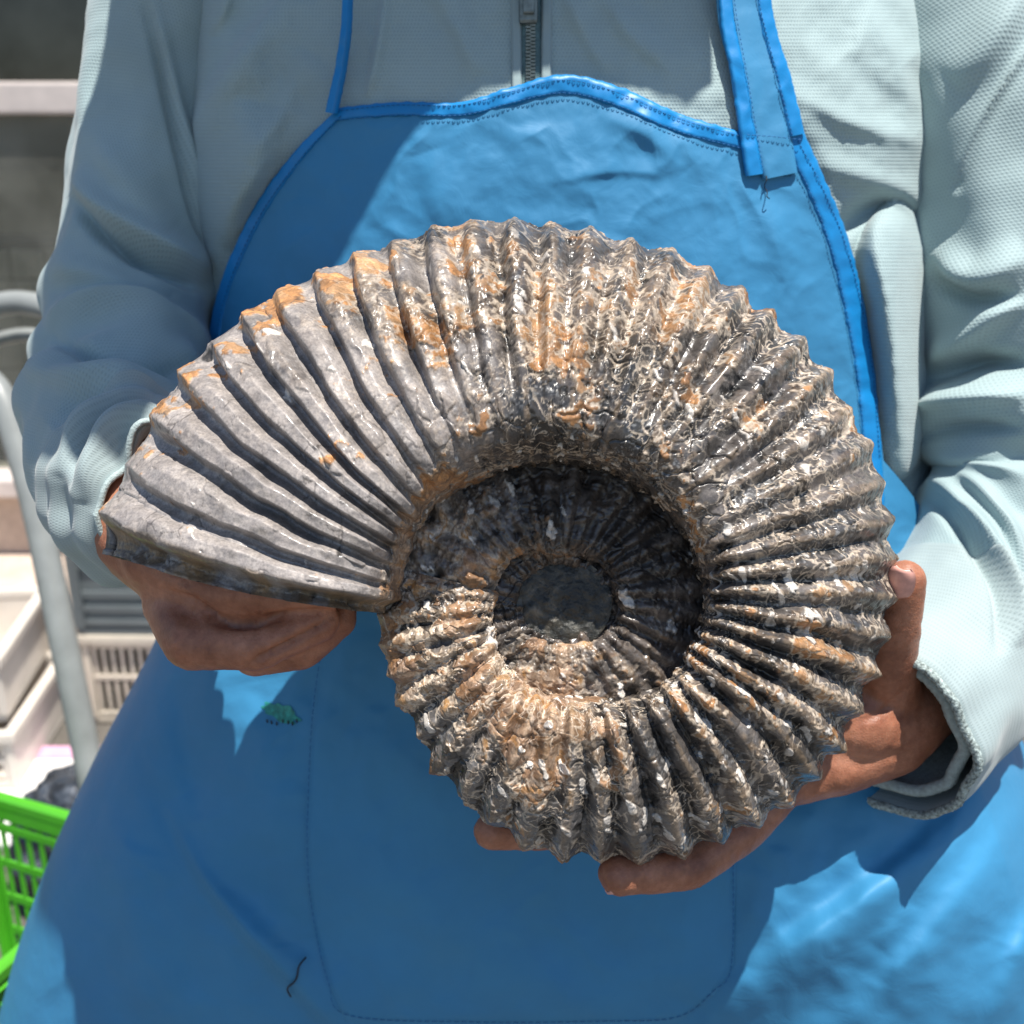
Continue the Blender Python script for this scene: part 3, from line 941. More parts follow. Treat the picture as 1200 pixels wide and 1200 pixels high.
# ------------------------------------------------------------------ apron
AOFF = .0075
_al = [(60, 398), (133, 398), (178, 355), (240, 311), (300, 281), (350, 264), (395, 257), (450, 254)]
_ar = [(60, 932), (165, 932), (210, 957), (280, 985), (360, 1005), (440, 1017), (540, 1026)]
yl = np.array([q[0] for q in _al] + [560, 660, 760, 850, 1700.]); yr = np.array([q[0] for q in _ar] + [640, 740, 830, 1700.])
al_ = np.array([float(angle_of(np.array(float(x)), np.array(float(y)))) for y, x in _al] + [R(-72), R(-85), R(-105), R(-115), R(-120)])
ar_ = np.array([float(angle_of(np.array(float(x)), np.array(float(y)))) for y, x in _ar] + [R(72), R(95), R(112), R(120)])
_top = np.array([(398, 133), (470, 122), (545, 121), (600, 106), (660, 91), (720, 105), (790, 136), (865, 158), (932, 165)], float)
_topS = spline(_top, 200)

def on_apron(px, py, off=0.0):
    px = np.asarray(px, float); py = np.asarray(py, float) * np.ones_like(px)
    return body_surf(py, angle_of(px, py), AOFF + off, apron_extra)

def make_apron():
    ny, nx = 620, 420
    t = np.linspace(0, 1, nx)
    xt = 398 + (932 - 398) * t
    yt = np.interp(xt, _topS[:, 0], _topS[:, 1])
    s = np.linspace(0, 1, ny) ** 1.0
    PY = yt[None] + s[:, None] * (1560 - yt[None])
    aL = np.interp(PY, yl, al_); aR = np.interp(PY, yr, ar_)
    A = aL + (aR - aL) * t[None]
    V = body_surf(PY, A, AOFF, apron_extra)
    back = body_surf(PY, A, AOFF - .0015, apron_extra)
    o = link("apron", grid_mesh(V, flip=True), M_APRON, person)
    o["label"] = "shiny blue nylon bib apron with bright blue taped edges"
    return o
apron = make_apron()
ribbon("edge_tape", [(400, 134), (470, 128), (545, 128), (600, 113), (660, 99), (720, 113), (790, 144), (866, 166)], [15, 17, 17, 21, 24, 24, 22, 20], M_TAPE, apron, on_apron, .0012, 160, 9, .16)
ribbon("edge_tape", [(403, 134), (360, 180), (317, 241), (288, 300), (270, 350), (262, 395), (259, 450), (258, 540)], [10, 13, 15, 14, 13, 13, 12, 12], M_TAPE, apron, on_apron, .0012, 140, 9, .08)
ribbon("edge_tape", [(918, 150), (946, 212), (973, 282), (992, 362), (1005, 440), (1014, 540), (1018, 620)], [26, 25, 25, 24, 22, 21, 20], M_TAPE, apron, on_apron, .0013, 160, 9, .10)
# straps
strap = ribbon("strap", [(862, -200), (862, 0), (880, 90), (897, 165), (906, 206)], [54, 54, 58, 52, 40], M_APRON, apron, lambda x, y, o=0: on_apron(x, y, np.asarray(o) + .0018), .0015, 120, 11, .02)
ribbon("strap_hem", [(842, -200), (843, 0), (858, 90), (876, 205)], [14, 15, 17, 20], M_TAPE, strap, lambda x, y, o=0: on_apron(x, y, np.asarray(o) + .0028), .0014, 140, 9, .12)
ribbon("strap_hem", [(880, -200), (886, 0), (908, 90), (924, 158)], [14, 16, 18, 18], M_TAPE, strap, lambda x, y, o=0: on_apron(x, y, np.asarray(o) + .0028), .0014, 120, 9, .12)
strap2 = ribbon("strap", [(421, -200), (418, 0), (412, 70), (400, 132)], [8, 8, 9, 11], M_TAPE, apron, lambda x, y, o=0: on_apron(x, y, np.asarray(o) + .003), .0050, 120, 9, .10)

def stitches(name, pxpts, mat, parent, dash=3.4, gap=2.4, off=.0018, th=.00024, surf=on_apron):
    p = spline(pxpts, 600); L = np.r_[0, np.cumsum(np.linalg.norm(np.diff(p, axis=0), axis=1))]
    VF = []; k = 0; s = 0
    VV = []; FF = []
    while s + dash < L[-1]:
        u = np.linspace(s, s + dash, 4)
        x = np.interp(u, L, p[:, 0]); y = np.interp(u, L, p[:, 1])
        w = surf(x, y, np.array([off - .0003, off + .0002, off + .0002, off - .0003]))
        V = tube_V(w, th, 5, up=-AX_F)
        VV.append(V.reshape(-1, 3)); FF.append(grid_faces(4, 5, cv=True) + k); k += 20
        s += dash + gap
    return link(name, mesh_np(np.concatenate(VV), np.concatenate(FF)), mat, parent)
stitches("stitching", [(402, 141), (470, 135), (545, 135), (600, 121), (660, 109), (720, 123), (790, 154), (862, 174)], M_THREAD, apron)
stitches("stitching", [(402, 130), (470, 123), (545, 123), (600, 108), (660, 94), (720, 108), (790, 139), (862, 160)], M_THREAD, apron)
stitches("stitching", [(408, 136), (365, 183), (322, 243), (293, 302), (275, 352), (267, 396), (264, 450)], M_THREAD, apron)
stitches("stitching", [(909, 170), (936, 216), (962, 286), (981, 365), (994, 442), (1004, 540)], M_THREAD, apron)
stitches("stitching", [(926, 165), (952, 216), (980, 286), (1000, 365), (1012, 442), (1020, 540)], M_THREAD, apron)
stitches("stitching", [(850, -60), (851, 0), (866, 90), (884, 200)], M_THREAD, strap, off=.0048)
stitches("stitching", [(870, -60), (878, 0), (900, 90), (917, 160)], M_THREAD, strap, off=.0048)
stitches("stitching", [(866, 158), (895, 160), (930, 164)], M_THREAD, strap, off=.0048)
stitches("stitching", [(888, 205), (905, 206), (922, 206)], M_THREAD, apron, off=.0010)
# pocket: a second layer sewn on, with its seam
def make_pocket():
    xs = np.array([(388, 722), (372, 820), (366, 920), (364, 1010), (372, 1080), (400, 1180), (470, 1200)])
    u, v = np.meshgrid(np.linspace(0, 1, 160), np.linspace(0, 1, 140), indexing='ij')
    yy = 640 + u * 560
    xl = np.interp(yy, [640, 722, 820, 920, 1010, 1080, 1150, 1200], [400, 388, 373, 366, 364, 371, 388, 412])
    xr = np.interp(yy, [640, 900, 1000, 1130, 1165, 1200], [862, 860, 858, 856, 835, 790])
    xx = xl + (xr - xl) * v
    off = .0016 * ss(0, .02, v) * ss(1, .98, v) * ss(1, .985, u) + .0010 * blob(xx, yy, 600, 1000, 200, 200, 1000)
    V = on_apron(xx, yy, off + .0004)
    o = link("pocket", grid_mesh(V, flip=True), M_APRON, apron)
    stitches("stitching", [(393, 722), (377, 820), (370, 920), (368, 1010), (375, 1080), (391, 1150), (415, 1190), (560, 1198), (700, 1197), (790, 1192), (833, 1160), (852, 1130), (854, 1000), (856, 900)], M_THREAD, o, 6, 2.5, .0024)
    return o
pocket = make_pocket()
def thread(name, pts, r, mat, parent, off=.003):
    p = spline(pts, 60); w = on_apron(p[:, 0], p[:, 1], off + .002 * np.sin(np.linspace(0, 9, 60)))
    return link(name, tube_mesh(w, r, 6), mat, parent)
thread("loose_thread", [(366, 1122), (358, 1135), (352, 1150), (346, 1158), (349, 1168)], .0006, M_BTHREAD, apron)
thread("loose_thread", [(889, 206), (887, 216), (891, 224), (888, 230), (892, 233)], .0003, M_BTHREAD, strap)
# green smudge where a print has worn away
def stain():
    n = 40; a = np.linspace(0, 2 * math.pi, n, endpoint=False)
    rr = np.linspace(0, 1, 8)
    A, Rr = np.meshgrid(a, rr, indexing='ij')
    e = 1 + .55 * noise3(np.stack([np.cos(A) * 2.2, np.sin(A) * 2.2, A * 0], -1), 6)
    x = 338 + (19 * np.cos(A) + 5 * np.sin(A)) * Rr * e; y = 836 + (12 * np.sin(A) + 4 * np.cos(A)) * Rr * e
    V = on_apron(x, y, .0006)
    link("worn_print", grid_mesh(V, cu=True), simple("green_print", (.02, .26, .22), .5, .5, 300), apron)
    bm = bmesh.new()
    for i, x in enumerate([322, 327, 333, 340, 346, 351, 356]):
        c = Vector(on_apron(np.array(float(x)), np.array(845. + (i % 3) * 1.5), .0012))
        box_bm(bm, (-.0004, -.0002, -.0012), (.0004, .0002, .0012), 0, Matrix.Translation(c))
    link("print_lettering", bm_mesh(bm), M_BTHREAD, apron)
stain()
# ------------------------------------------------------------------ crates, trolley, basket behind the person
def crate(name, label, x0, y0, z0, w, dp, h, mat, style, rot=0.0, group=None):
    """open plastic crate: rim, base, corner posts, wall panels with ribs or slots"""
    t = thing(name, label, "crate", (x0, y0, z0), group)
    M = Matrix.Translation((x0, y0, z0)) @ Matrix.Rotation(rot, 4, 'Z')
    def bx_(n, lo, hi, par=t, bv=.003): return box(n, lo, hi, mat, par, bv, M)
    bx_("base", (.004, .004, 0), (w - .004, dp - .004, .014))
    bm = bmesh.new()
    box_bm(bm, (-.008, -.008, h - .022), (w + .008, .014, h), .004, M); box_bm(bm, (-.008, dp - .014, h - .022), (w + .008, dp + .008, h), .004, M)
    box_bm(bm, (-.008, .0145, h - .0215), (.014, dp - .0145, h - .0005), .004, M); box_bm(bm, (w - .014, .0145, h - .0215), (w + .008, dp - .0145, h - .0005), .004, M)
    link("rim", bm_mesh(bm), mat, t)
    for sx in (0, w - .018):
        for sy in (0, dp - .018):
            bx_("corner_post", (sx, sy, .0145), (sx + .018, sy + .018, h - .023))
    back = bx_("back_panel", (.019, dp - .012, .016), (w - .019, dp - .006, h - .024), t, .001)
    for sx in (.004, w - .010): bx_("side_panel", (sx, .019, .016), (sx + .006, dp - .019, h - .024), t, .001)
    if style == "ribbed":
        f = bx_("front_panel", (.019, .008, .016), (w - .019, .013, h - .024), t, .001)
        n = int(w / .16)
        for i in range(n + 1):
            x = .019 + (w - .044) * i / n
            bx_("upright_rib", (x, -.002, .017), (x + .007, .0078, h - .0245), f, .001)
        m_ = 6
        for j in range(m_):
            z = .024 + (h - .055) * j / m_
            for i in range(n):
                xa = .0275 + (w - .044) * i / n; xb = .0175 + (w - .044) * (i + 1) / n
                if (i + j) % 5 == 3: continue
                bx_("cross_rib", (xa, .001, z), (xb, .0075, z + .014), f, .001)
    else:
        zs = [.016, .016 + (h - .04) * .5, h - .038]
        for z in zs: bx_("rail", (.019, .004, z), (w - .019, .012, z + .014))
        n = int(w / .022)
        for k in range(2):
            for i in range(n):
                x = .022 + (w - .052) * i / max(1, n - 1)
                bx_("slat", (x, .006, zs[k] + .0145), (x + .009, .011, zs[k + 1] - .0005), t, .001)
    return t

def plastic(name, c, rough=.42, var=.12):
    return simple(name, c, rough, var, 9, .15, 120)
M_GREY = plastic("grey_plastic", (.13, .15, .155))
M_BEIGE = plastic("beige_plastic", (.58, .52, .43))
M_WHITE = plastic("white_plastic", (.68, .62, .55))
M_GREEN = plastic("green_plastic", (.08, .38, .025), .35, .08)
crate("ribbed_crate", "grey ribbed plastic crate stacked on the beige crate", -.99, 2.243, .237, .60, .40, .262, M_GREY, "ribbed", R(-1))
crate("slatted_crate", "beige slatted plastic crate on the ground under the grey crate", -.985, 2.25, .003, .60, .40, .232, M_BEIGE, "slatted", R(-1))
crate("white_crate", "off-white slatted crate on the ground at the left edge", -1.53, 1.93, .003, .50, .36, .15, M_WHITE, "slatted", R(4))
crate("white_crate", "off-white slatted crate stacked on another at the left edge", -1.545, 1.94, .156, .50, .36, .15, M_WHITE, "slatted", R(7))
crate("dark_crate", "dark brown slatted crate on the ground behind the right sleeve", 1.06, 2.35, .003, .55, .38, .26, plastic("brown_plastic", (.10, .065, .05)), "slatted", R(-6))

# ---- tubular trolley
M_TUBE = simple("painted_tube", (.25, .265, .26), .38, .12, 30, spec=.5)
def world_tube(name, pts, r, mat, parent, n=80, nv=20):
    return link(name, tube_mesh(spline(np.array([P(*q) for q in pts]), n), r, nv), mat, parent)
tr_base = P(118, 960, 1.32); 
trolley = thing("hand_trolley", "pale grey tubular hand trolley between the crates and the person", "trolley", (float(tr_base[0]), float(tr_base[1]), 0))
pth = np.array([P(-70, 430, 1.34), P(-35, 432, 1.33), P(0, 462, 1.32), P(22, 525, 1.315), P(44, 605, 1.31), P(72, 740, 1.31), P(98, 865, 1.32), P(118, 960, 1.33)])
end = np.array([pth[-1][0] + .02, pth[-1][1] + .03, .05]); pth = np.vstack([pth, (pth[-1] + end) / 2, end])
link("upright", tube_mesh(spline(pth, 140), .0165, 22), M_TUBE, trolley)
world_tube("handle", [(-110, 470, 1.42), (-60, 392, 1.41), (-15, 362, 1.40), (30, 355, 1.39), (75, 372, 1.38), (105, 420, 1.38)], .0150, M_TUBE, trolley)
world_tube("brace", [(-70, 425, 1.46), (-15, 402, 1.45), (30, 392, 1.44), (70, 400, 1.43)], .0090, M_TUBE, trolley)
for s in (0, 1):
    c = Vector((float(end[0]) - .34 * s, float(end[1]), .075))
    bm = bmesh.new()
    bmesh.ops.create_cone(bm, cap_ends=True, segments=28, radius1=.072, radius2=.072, depth=.035, matrix=Matrix.Translation(c) @ Matrix.Rotation(R(90), 4, 'Y'))
    bmesh.ops.bevel(bm, geom=[e for e in bm.edges], offset=.006, segments=2, affect='EDGES')
    w = link("wheel", bm_mesh(bm, True), simple("rubber", (.02, .02, .02), .8), trolley)
    bm = bmesh.new()
    bmesh.ops.create_cone(bm, cap_ends=True, segments=20, radius1=.035, radius2=.03, depth=.045, matrix=Matrix.Translation(c) @ Matrix.Rotation(R(90), 4, 'Y'))
    link("hub", bm_mesh(bm), M_TUBE, w)
box("toe_plate", (float(end[0]) - .36, float(end[1]) + .02, .012), (float(end[0]) + .02, float(end[1]) + .26, .018), M_TUBE, trolley, .002)

# ---- white board with a pink edge lying on the ground
c0 = on_y(70, 850, 2.02)
bd = thing("board", "white board with a pink edge lying on the sunny ground", "board", (-.93, 2.05, .004))
box("panel", (-1.12, 1.78, .005), (-.62, 2.08, .016), simple("white_card", (.80, .78, .76), .6, .04), bd, .002)
box("edge_band", (-1.12, 2.083, .005), (-.62, 2.13, .018), simple("pink_card", (.66, .36, .52), .6, .08), bd, .002)

# ---- dark plastic bag in a heap
def bag():
    u, v = np.meshgrid(np.linspace(0, 2 * math.pi, 90, endpoint=False), np.linspace(0.02, math.pi - .02, 60), indexing='ij')
    dirs = np.stack([np.cos(u) * np.sin(v), np.sin(u) * np.sin(v), np.cos(v)], -1)
    r = 1 + .28 * fbm(dirs * 1.7 + 4, 8, 3) + .10 * (1 - 2 * np.abs(noise3(dirs * 4.5, 9)))
    c = np.array([-.70, 1.70, .11])
    V = c + dirs * r[..., None] * np.array([.20, .15, .115]); V[..., 2] = np.maximum(V[..., 2], .004)
    m = Mat("bag_plastic", (.025, .03, .04), .22); vv = m.coords()
    n = m.noise(vv, 26, 4, .6, 1.5); m.base(m.ramp(n, [(.35, (.012, .015, .02)), (.7, (.07, .085, .11))])); m.bump(n, .9, .02)
    o = link("plastic_bag", grid_mesh(V, cu=True, flip=True), m.m)
    tag(o, "dark crumpled plastic bag on the ground behind the green basket", "bag")
bag()

# ---- green basket on a white stool
def basket():
    A = P(-22, 926, 1.262); B = P(98, 961, 1.21)
    z1 = float((A[2] + B[2]) / 2); z0 = z1 - .25
    dx = Vector((B[0] - A[0], B[1] - A[1], 0)).normalized()
    W, D, tp = .23, .34, .012                     # length along the face, depth, inward taper
    dy = Vector((-dx.y, dx.x, 0))
    O = Vector((A[0], A[1], 0)) - dy * D
    t = thing("green_basket", "bright green slotted plastic basket at the lower left corner", "basket", (float(O.x), float(O.y), z0))
    def pt(u, w, z):
        """u along the face 0..W, w depth 0..D at the rim, tapering towards the base"""
        f = (z1 - z) / (z1 - z0)
        uu = u * (1 - 2 * tp * f / W) + tp * f; ww = w * (1 - 2 * tp * f / D) + tp * f
        p = O + dx * uu + dy * ww; return Vector((p.x, p.y, z))
    def prism(name, quad, n, th, par, mat=M_GREEN, bv=.0012):
        bm = bmesh.new()
        a = [bm.verts.new(q) for q in quad]; b = [bm.verts.new(q + n * th) for q in quad]
        bm.faces.new(a[::-1]); bm.faces.new(b)
        for i in range(4): bm.faces.new((a[i], a[(i + 1) % 4], b[(i + 1) % 4], b[i]))
        bmesh.ops.recalc_face_normals(bm, faces=bm.faces)
        if bv: bmesh.ops.bevel(bm, geom=list(bm.edges), offset=bv, segments=1, affect='EDGES')
        return link(name, bm_mesh(bm), mat, par)
    prism("base", [pt(0, 0, z0), pt(W, 0, z0), pt(W, D, z0), pt(0, D, z0)], Vector((0, 0, 1)), .004, t)
    faces = [("front_wall", lambda u, z, o=0: pt(u, 0, z) - dy * o, W, -dy), ("back_wall", lambda u, z, o=0: pt(W - u, D, z) + dy * o, W, dy),
             ("side_wall", lambda u, z, o=0: pt(0, D - u, z) - dx * o, D, -dx), ("side_wall", lambda u, z, o=0: pt(W, u, z) + dx * o, D, dx)]
    hz = [z0 + .004, z0 + .064, z0 + .110, z0 + .156, z0 + .204]
    for nm, f, L, nrm in faces:
        w = prism(nm, [f(0, z1 - .030), f(L, z1 - .030), f(L, z1 - .002), f(0, z1 - .002)], -nrm, .0035, t)       # solid band under the rim
        prism("rim", [f(-.006, z1 - .016, .010), f(L + .006, z1 - .016, .010), f(L + .006, z1, .010), f(-.006, z1, .010)], -nrm, .014, t, bv=.003)
        for i, z in enumerate(hz):
            hgt = .024 if i == 0 else .011
            prism("rail", [f(.012, z), f(L - .012, z), f(L - .012, z + hgt), f(.012, z + hgt)], -nrm, .0032, w, bv=.0008)
        for s in (0, 1):
            a, b = (0, .0155) if s == 0 else (L - .0155, L)
            prism("corner_strip", [f(a, z0), f(b, z0), f(b, z1 - .0305), f(a, z1 - .0305)], -nrm, .0042, t, bv=.001)
        n = int((L - .03) / .0195)
        for i in range(n):
            u = .0158 + (L - .036) * (i + .62) / n
            prism("slat", [f(u, z0 + .0285), f(u + .0058, z0 + .0285), f(u + .0058, z1 - .0305), f(u, z1 - .0305)], -nrm, .0026, w, bv=0)
    # stool under it
    st = thing("stool", "white plastic stool under the green basket", "stool", (float((O + dx * .115 + dy * .17).x), float((O + dx * .115 + dy * .17).y), 0))
    c = O + dx * .115 + dy * .17
    box("seat", (c.x - .13, c.y - .15, z0 - .030), (c.x + .13, c.y + .15, z0 - .003), M_WHITE, st, .006)
    for sx in (-1, 1):
        for sy in (-1, 1):
            box("leg", (c.x + sx * .105 - .016, c.y + sy * .125 - .016, .002), (c.x + sx * .105 + .016, c.y + sy * .125 + .016, z0 - .0305), M_WHITE, st, .004)
basket()
QUAL = 1.0
# ------------------------------------------------------------------ the ammonite
AC = (655.0, 705.0); AD = 0.52; ATILT = .10
_out = [(120,600),(150,545),(180,487),(211,437),(249,401),(286,368),(328,342),(372,319),(416,297),(461,284),(507,268),(553,260),(604,257),(648,262),(692,267),
        (740,282),(787,293),(830,317),(868,340),(902,367),(940,397),(972,437),(997,480),(1020,520),(1036,565),(1047,610),(1050,655),(1048,700),(1041,746),(1029,791),
        (1010,835),(986,878),(959,911),(925,943),(888,966),(845,986),(800,1003),(748,1012),(703,1007),(659,1006),(613,990),(572,965),(541,935),(510,898),(489,862),
        (470,823),(457,790),(447,755)]
def _th(p):
    return math.degrees(math.atan2(AC[1] - p[1], AC[0] - p[0])) % 360
crest = [_th(p) for p in _out]; rad_c = [math.hypot(p[0] - AC[0], p[1] - AC[1]) for p in _out]
crest[0:1] = [crest[0]]
for i in range(1, len(crest)):
    while crest[i] < crest[i - 1] - 5: crest[i] += 360
_in = [(365,206),(385,205),(405,202),(440,190),(480,184),(540,188),(585,164),(605,144),(625,128),(661,114),(690,98),(720,88),(765,84),(800,78),(860,76),(900,74),(990,66),(1080,60)]
ro_t = np.array(crest + [a for a, _ in _in if a > crest[-1] + 2]); ro_r = np.array(rad_c + [r for a, r in _in if a > crest[-1] + 2])
_rg = random.Random(3)
while crest[-1] < 1100: crest.append(crest[-1] + (10.5 if crest[-1] < 720 else 15) * (.8 + .4 * _rg.random()))
crest = np.array([crest[0] - 9] + crest)
ri_t = np.array([0, 38, 80, 120, 150, 180, 210, 225, 244, 265, 301, 330, 360, 405, 440, 500, 540, 600, 630, 690, 720, 800, 900, 1080])
ri_r = np.array([188, 183, 158, 160, 164, 168, 160, 144, 126, 113, 100, 86, 76, 74, 56, 62, 68, 58, 50, 54, 50, 44, 48, 42.])
lag_t = np.array([0, 11, 42, 77, 90, 130, 154, 185, 214, 254, 300, 329, 400, 900.])
lag_v = np.array([9.5, 9.8, 12.5, 6, 2, 1, 0, 4, 11, 8, 4, 1, 3, 3.])

def build_ammonite():
    root = thing("ammonite_fossil", "large ribbed grey-brown ammonite fossil held in both hands", "fossil", P(655, 1005, .505))
    prof = spline([(1.0, 0), (.992, .14), (.955, .33), (.88, .52), (.76, .69), (.60, .83), (.44, .93), (.30, .99), (.19, .985), (.105, .88), (.05, .66), (.015, .38), (0, .12)], 400)
    mats = fossil_materials()
    def whorl(name, t0, t1, nu, nvf, nvb, seed):
        tau = np.linspace(t0, t1, nu)
        sf = np.linspace(0, 1, nvf)
        sb = np.linspace(1, 0, nvb + 1)[:-1]
        s = np.concatenate([sb, sf]); side = np.concatenate([-np.ones(nvb), np.ones(nvf)])
        fu = np.interp(s, np.linspace(0, 1, 400), prof[:, 0]); fz = np.interp(s, np.linspace(0, 1, 400), prof[:, 1])
        TT, SS = np.meshgrid(tau, s, indexing='ij'); SD = np.broadcast_to(side, TT.shape)
        U = np.broadcast_to(fu, TT.shape); Z = np.broadcast_to(fz, TT.shape)
        W = 1 - U
        th = TT - np.interp(TT, lag_t, lag_v) * W ** 1.1
        ro = np.interp(TT, ro_t, ro_r); ri = np.interp(th, ri_t, ri_r)
        # smooth the polyline radius a little
        H = (ro - ri)
        T = 0.40 * H * AD / FPX * np.interp(TT, [0, 60, 200, 280, 340, 400, 720, 1080], [1.0, 1.30, 1.40, 1.2, 1.0, .78, .5, .8])
        r = ri + H * U
        z = T * Z
        # cross-section normal in (r,z)
        dr = np.gradient(r * AD / FPX, axis=1); dz = np.gradient(z * SD, axis=1)
        nr = dz; nz = -dr
        ln = np.sqrt(nr ** 2 + nz ** 2) + 1e-9; nr /= ln; nz /= ln
        fl = np.where(SD > 0, np.sign(nr + 1e-9) * 0 + 1, 1)
        # outward: at the venter nr must be +
        sgn = np.sign(nr[:, nvb + 2:nvb + 3]); nr *= sgn; nz *= sgn
        # rough world position for noise
        rm = r * AD / FPX
        p0 = np.stack([-rm * np.cos(np.radians(th)), rm * np.sin(np.radians(th)), z * SD], -1) + 3.0
        jitter = 0.15 * fbm(p0 * 24, seed + 3, 3)
        ph = np.interp(TT, crest, np.arange(len(crest))) + jitter * ss(0.0, .25, SS)
        k = np.round(ph).astype(int)
        f = ph - np.floor(ph)
        asym = np.interp(TT, [0, 60, 110, 200, 260, 330, 900], [.72, .66, .54, .40, .42, .5, .5])
        q = np.where(f < asym, .5 * f / asym, .5 + .5 * (f - asym) / (1 - asym))
        h_round = .5 + .5 * np.cos(2 * math.pi * q)
        h_round = 1 - (1 - h_round) ** 1.25
        bl = np.interp(TT, [0, 50, 110, 300, 360], [1.1, 1.25, 1.5, 1.2, 1.0])
        h_cusp = 1 - np.abs(np.sin(math.pi * q)) ** bl
        cusp = ss(.30, .0, SS)
        h_left = 1 - ss(.17, .47, np.abs(q - np.round(q)))         # broad flat ribs with narrow grooves
        left = ss(95, 40, TT)
        hf = h_round * (1 - left) + h_left * left
        hh = hf * (1 - cusp) + h_cusp * cusp
        krand = np.sin(k * 12.9898 + seed) * 43758.5453; krand = krand - np.floor(krand)
        amp = 0.0072 * (0.8 + .4 * krand) * np.interp(SS, [0, .12, .3, .58, .70, .80, 1], [.72, .95, 1, .9, .55, .10, .04]) * (1 - .62 * ss(.20, .0, SS) * ss(125, 70, TT))
        amp = amp * (1 - ss(.42, .60, SS) * ss(40, 70, TT) * ss(175, 140, TT) * .85)
        amp = amp * np.clip(H / 300, .25, 1.1) * np.interp(TT, [0, 50, 100, 150, 190, 250, 345, 385, 480, 700], [1.45, 1.3, 1.05, 1.1, 1.35, 1.3, 1.0, .65, .7, .8])
        amp = amp * (1 + .55 * fbm(p0 * 34, seed + 9, 3)) * (1 + .5 * np.exp(-((TT - 325) / 25) ** 2))
        disp = amp * (hh - .75)
        # first, worn edge falls away to the broken aperture
        e0 = ss(crest[1] - .4, crest[1] - 3.2, TT)
        disp = disp - e0 * .006 * (SD > 0) + e0 * .0035 * fbm(p0 * 110, 5, 4) * ss(0, .1, SS)
        # ---- detail
        pw = p0 + .004 * np.stack([fbm(p0 * 70, seed + 20, 3), fbm(p0 * 70, seed + 30, 3), fbm(p0 * 70, seed + 40, 3)], -1)
        busy = ss(30, 100, TT + 30 * fbm(p0 * 26, 77, 3)) * .9 + .1
        low = fbm(p0 * 24, seed + 50, 4); mid = fbm(pw * 60, seed + 60, 4); hi = fbm(p0 * 260, seed + 70, 3)
        groove = 1 - hf
        umb = ss(.80, .93, SS)
        inner = ss(352, 372, TT)
        # flaked shell plates standing proud
        f1, f2, idr = voronoi(pw * np.array([80, 80, 80]), seed + 1)
        f1b, f2b, idb = voronoi(pw * 210, seed + 2)
        edge = f2 - f1
        dens = .10 + .42 * busy
        pl = (idr < dens + .18 * low) * ss(.03, .12, edge)
        plb = (idb < .22 * busy + .03) * ss(.05, .2, f2b - f1b)
        # brown-orange shell remains
        obias = (.30 * np.exp(-((TT - 42) / 30) ** 2 - ((SS - .15) / .13) ** 2) + .26 * np.exp(-((TT - 68) / 13) ** 2 - ((SS - .52) / .30) ** 2)
                 + .16 * np.exp(-((TT - 100) / 25) ** 2 - ((SS - .45) / .3) ** 2) + .16 * ss(.12, .02, SS) * hf
                 + .50 * ss(.62, .78, SS) * ss(75, 40, TT) + .55 * np.exp(-((TT - 283) / 26) ** 2) * ss(.30, .55, SS) + .30 * inner * ss(0.1, .4, SS) * np.exp(-((TT - 372) / 32) ** 2)
                 + .18 * ss(150, 200, TT) * ss(250, 215, TT) * hf + .22 * ss(300, 330, TT) * (1 - inner) + .3 * np.exp(-((TT - 640) / 35) ** 2))
        ov = mid * .55 + low * .35 + .22 * hi + obias * 1.2 + .10 * busy
        orange = ss(.40, .47, ov)
        # black crust, plus shade painted into the right and lower rib grooves
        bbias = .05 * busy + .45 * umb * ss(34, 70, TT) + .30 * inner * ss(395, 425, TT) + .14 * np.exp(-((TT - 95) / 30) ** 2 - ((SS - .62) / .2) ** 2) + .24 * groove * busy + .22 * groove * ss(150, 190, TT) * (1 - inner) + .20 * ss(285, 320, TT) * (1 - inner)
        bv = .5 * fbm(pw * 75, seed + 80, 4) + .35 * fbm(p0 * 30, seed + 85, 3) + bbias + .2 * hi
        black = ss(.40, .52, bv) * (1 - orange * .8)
        # sinuous cream suture lines
        sn = fbm(pw * 85, seed + 90, 3)
        sn2 = fbm(pw * 150, seed + 95, 2)
        zone = ss(-.25, .15, fbm(p0 * 35, seed + 97, 3))
        sut = np.maximum(ss(.045, .015, np.abs(sn)), .8 * ss(.038, .012, np.abs(sn2 - .1))) * busy * zone * (1 - umb * .6) * ss(.0, .08, SS)
        # bright shell splinters
        st = np.stack([pw[..., 0] * .9 + pw[..., 1] * .4, pw[..., 1], pw[..., 2]], -1)
        f1c, f2c, idc = voronoi(st * np.array([270, 105, 200]), seed + 5)
        spl_d = .015 + .13 * busy * ss(140, 175, TT) * ss(300, 255, TT) + .03 * busy + .10 * inner * ss(500, 540, TT) * 0
        splt = (idc < spl_d) * ss(.50, .40, f1c + .25 * hi) * ss(.1, .25, SS)
        crack = ss(.035, .012, edge) * ss(-.05, .2, fbm(p0 * 45, 99, 2))
        rim_r = ss(.30, .37, ov) * ss(.47, .41, ov) * busy
        pit = ss(.50, .62, fbm(p0 * 190, seed + 100, 2) + .15 * busy)
        pore = ss(.19, .12, f1b) * (idb > .93)
        det = (.0004 * rim_r + .0007 * pl * (1 - umb * .5) + .0003 * plb + .0007 * orange - .0007 * black * (1 - inner * .5) + .00022 * sut + .0009 * splt - .0003 * crack * (.35 + .65 * busy)
               - .0007 * pit * busy - .0009 * pore + .00022 * hi * (.2 + 1.5 * black + .9 * orange + .1 * busy) + .0003 * mid * busy + .0005 * low + .0011 * (1 - busy) * fbm(p0 * 70, 444, 4))
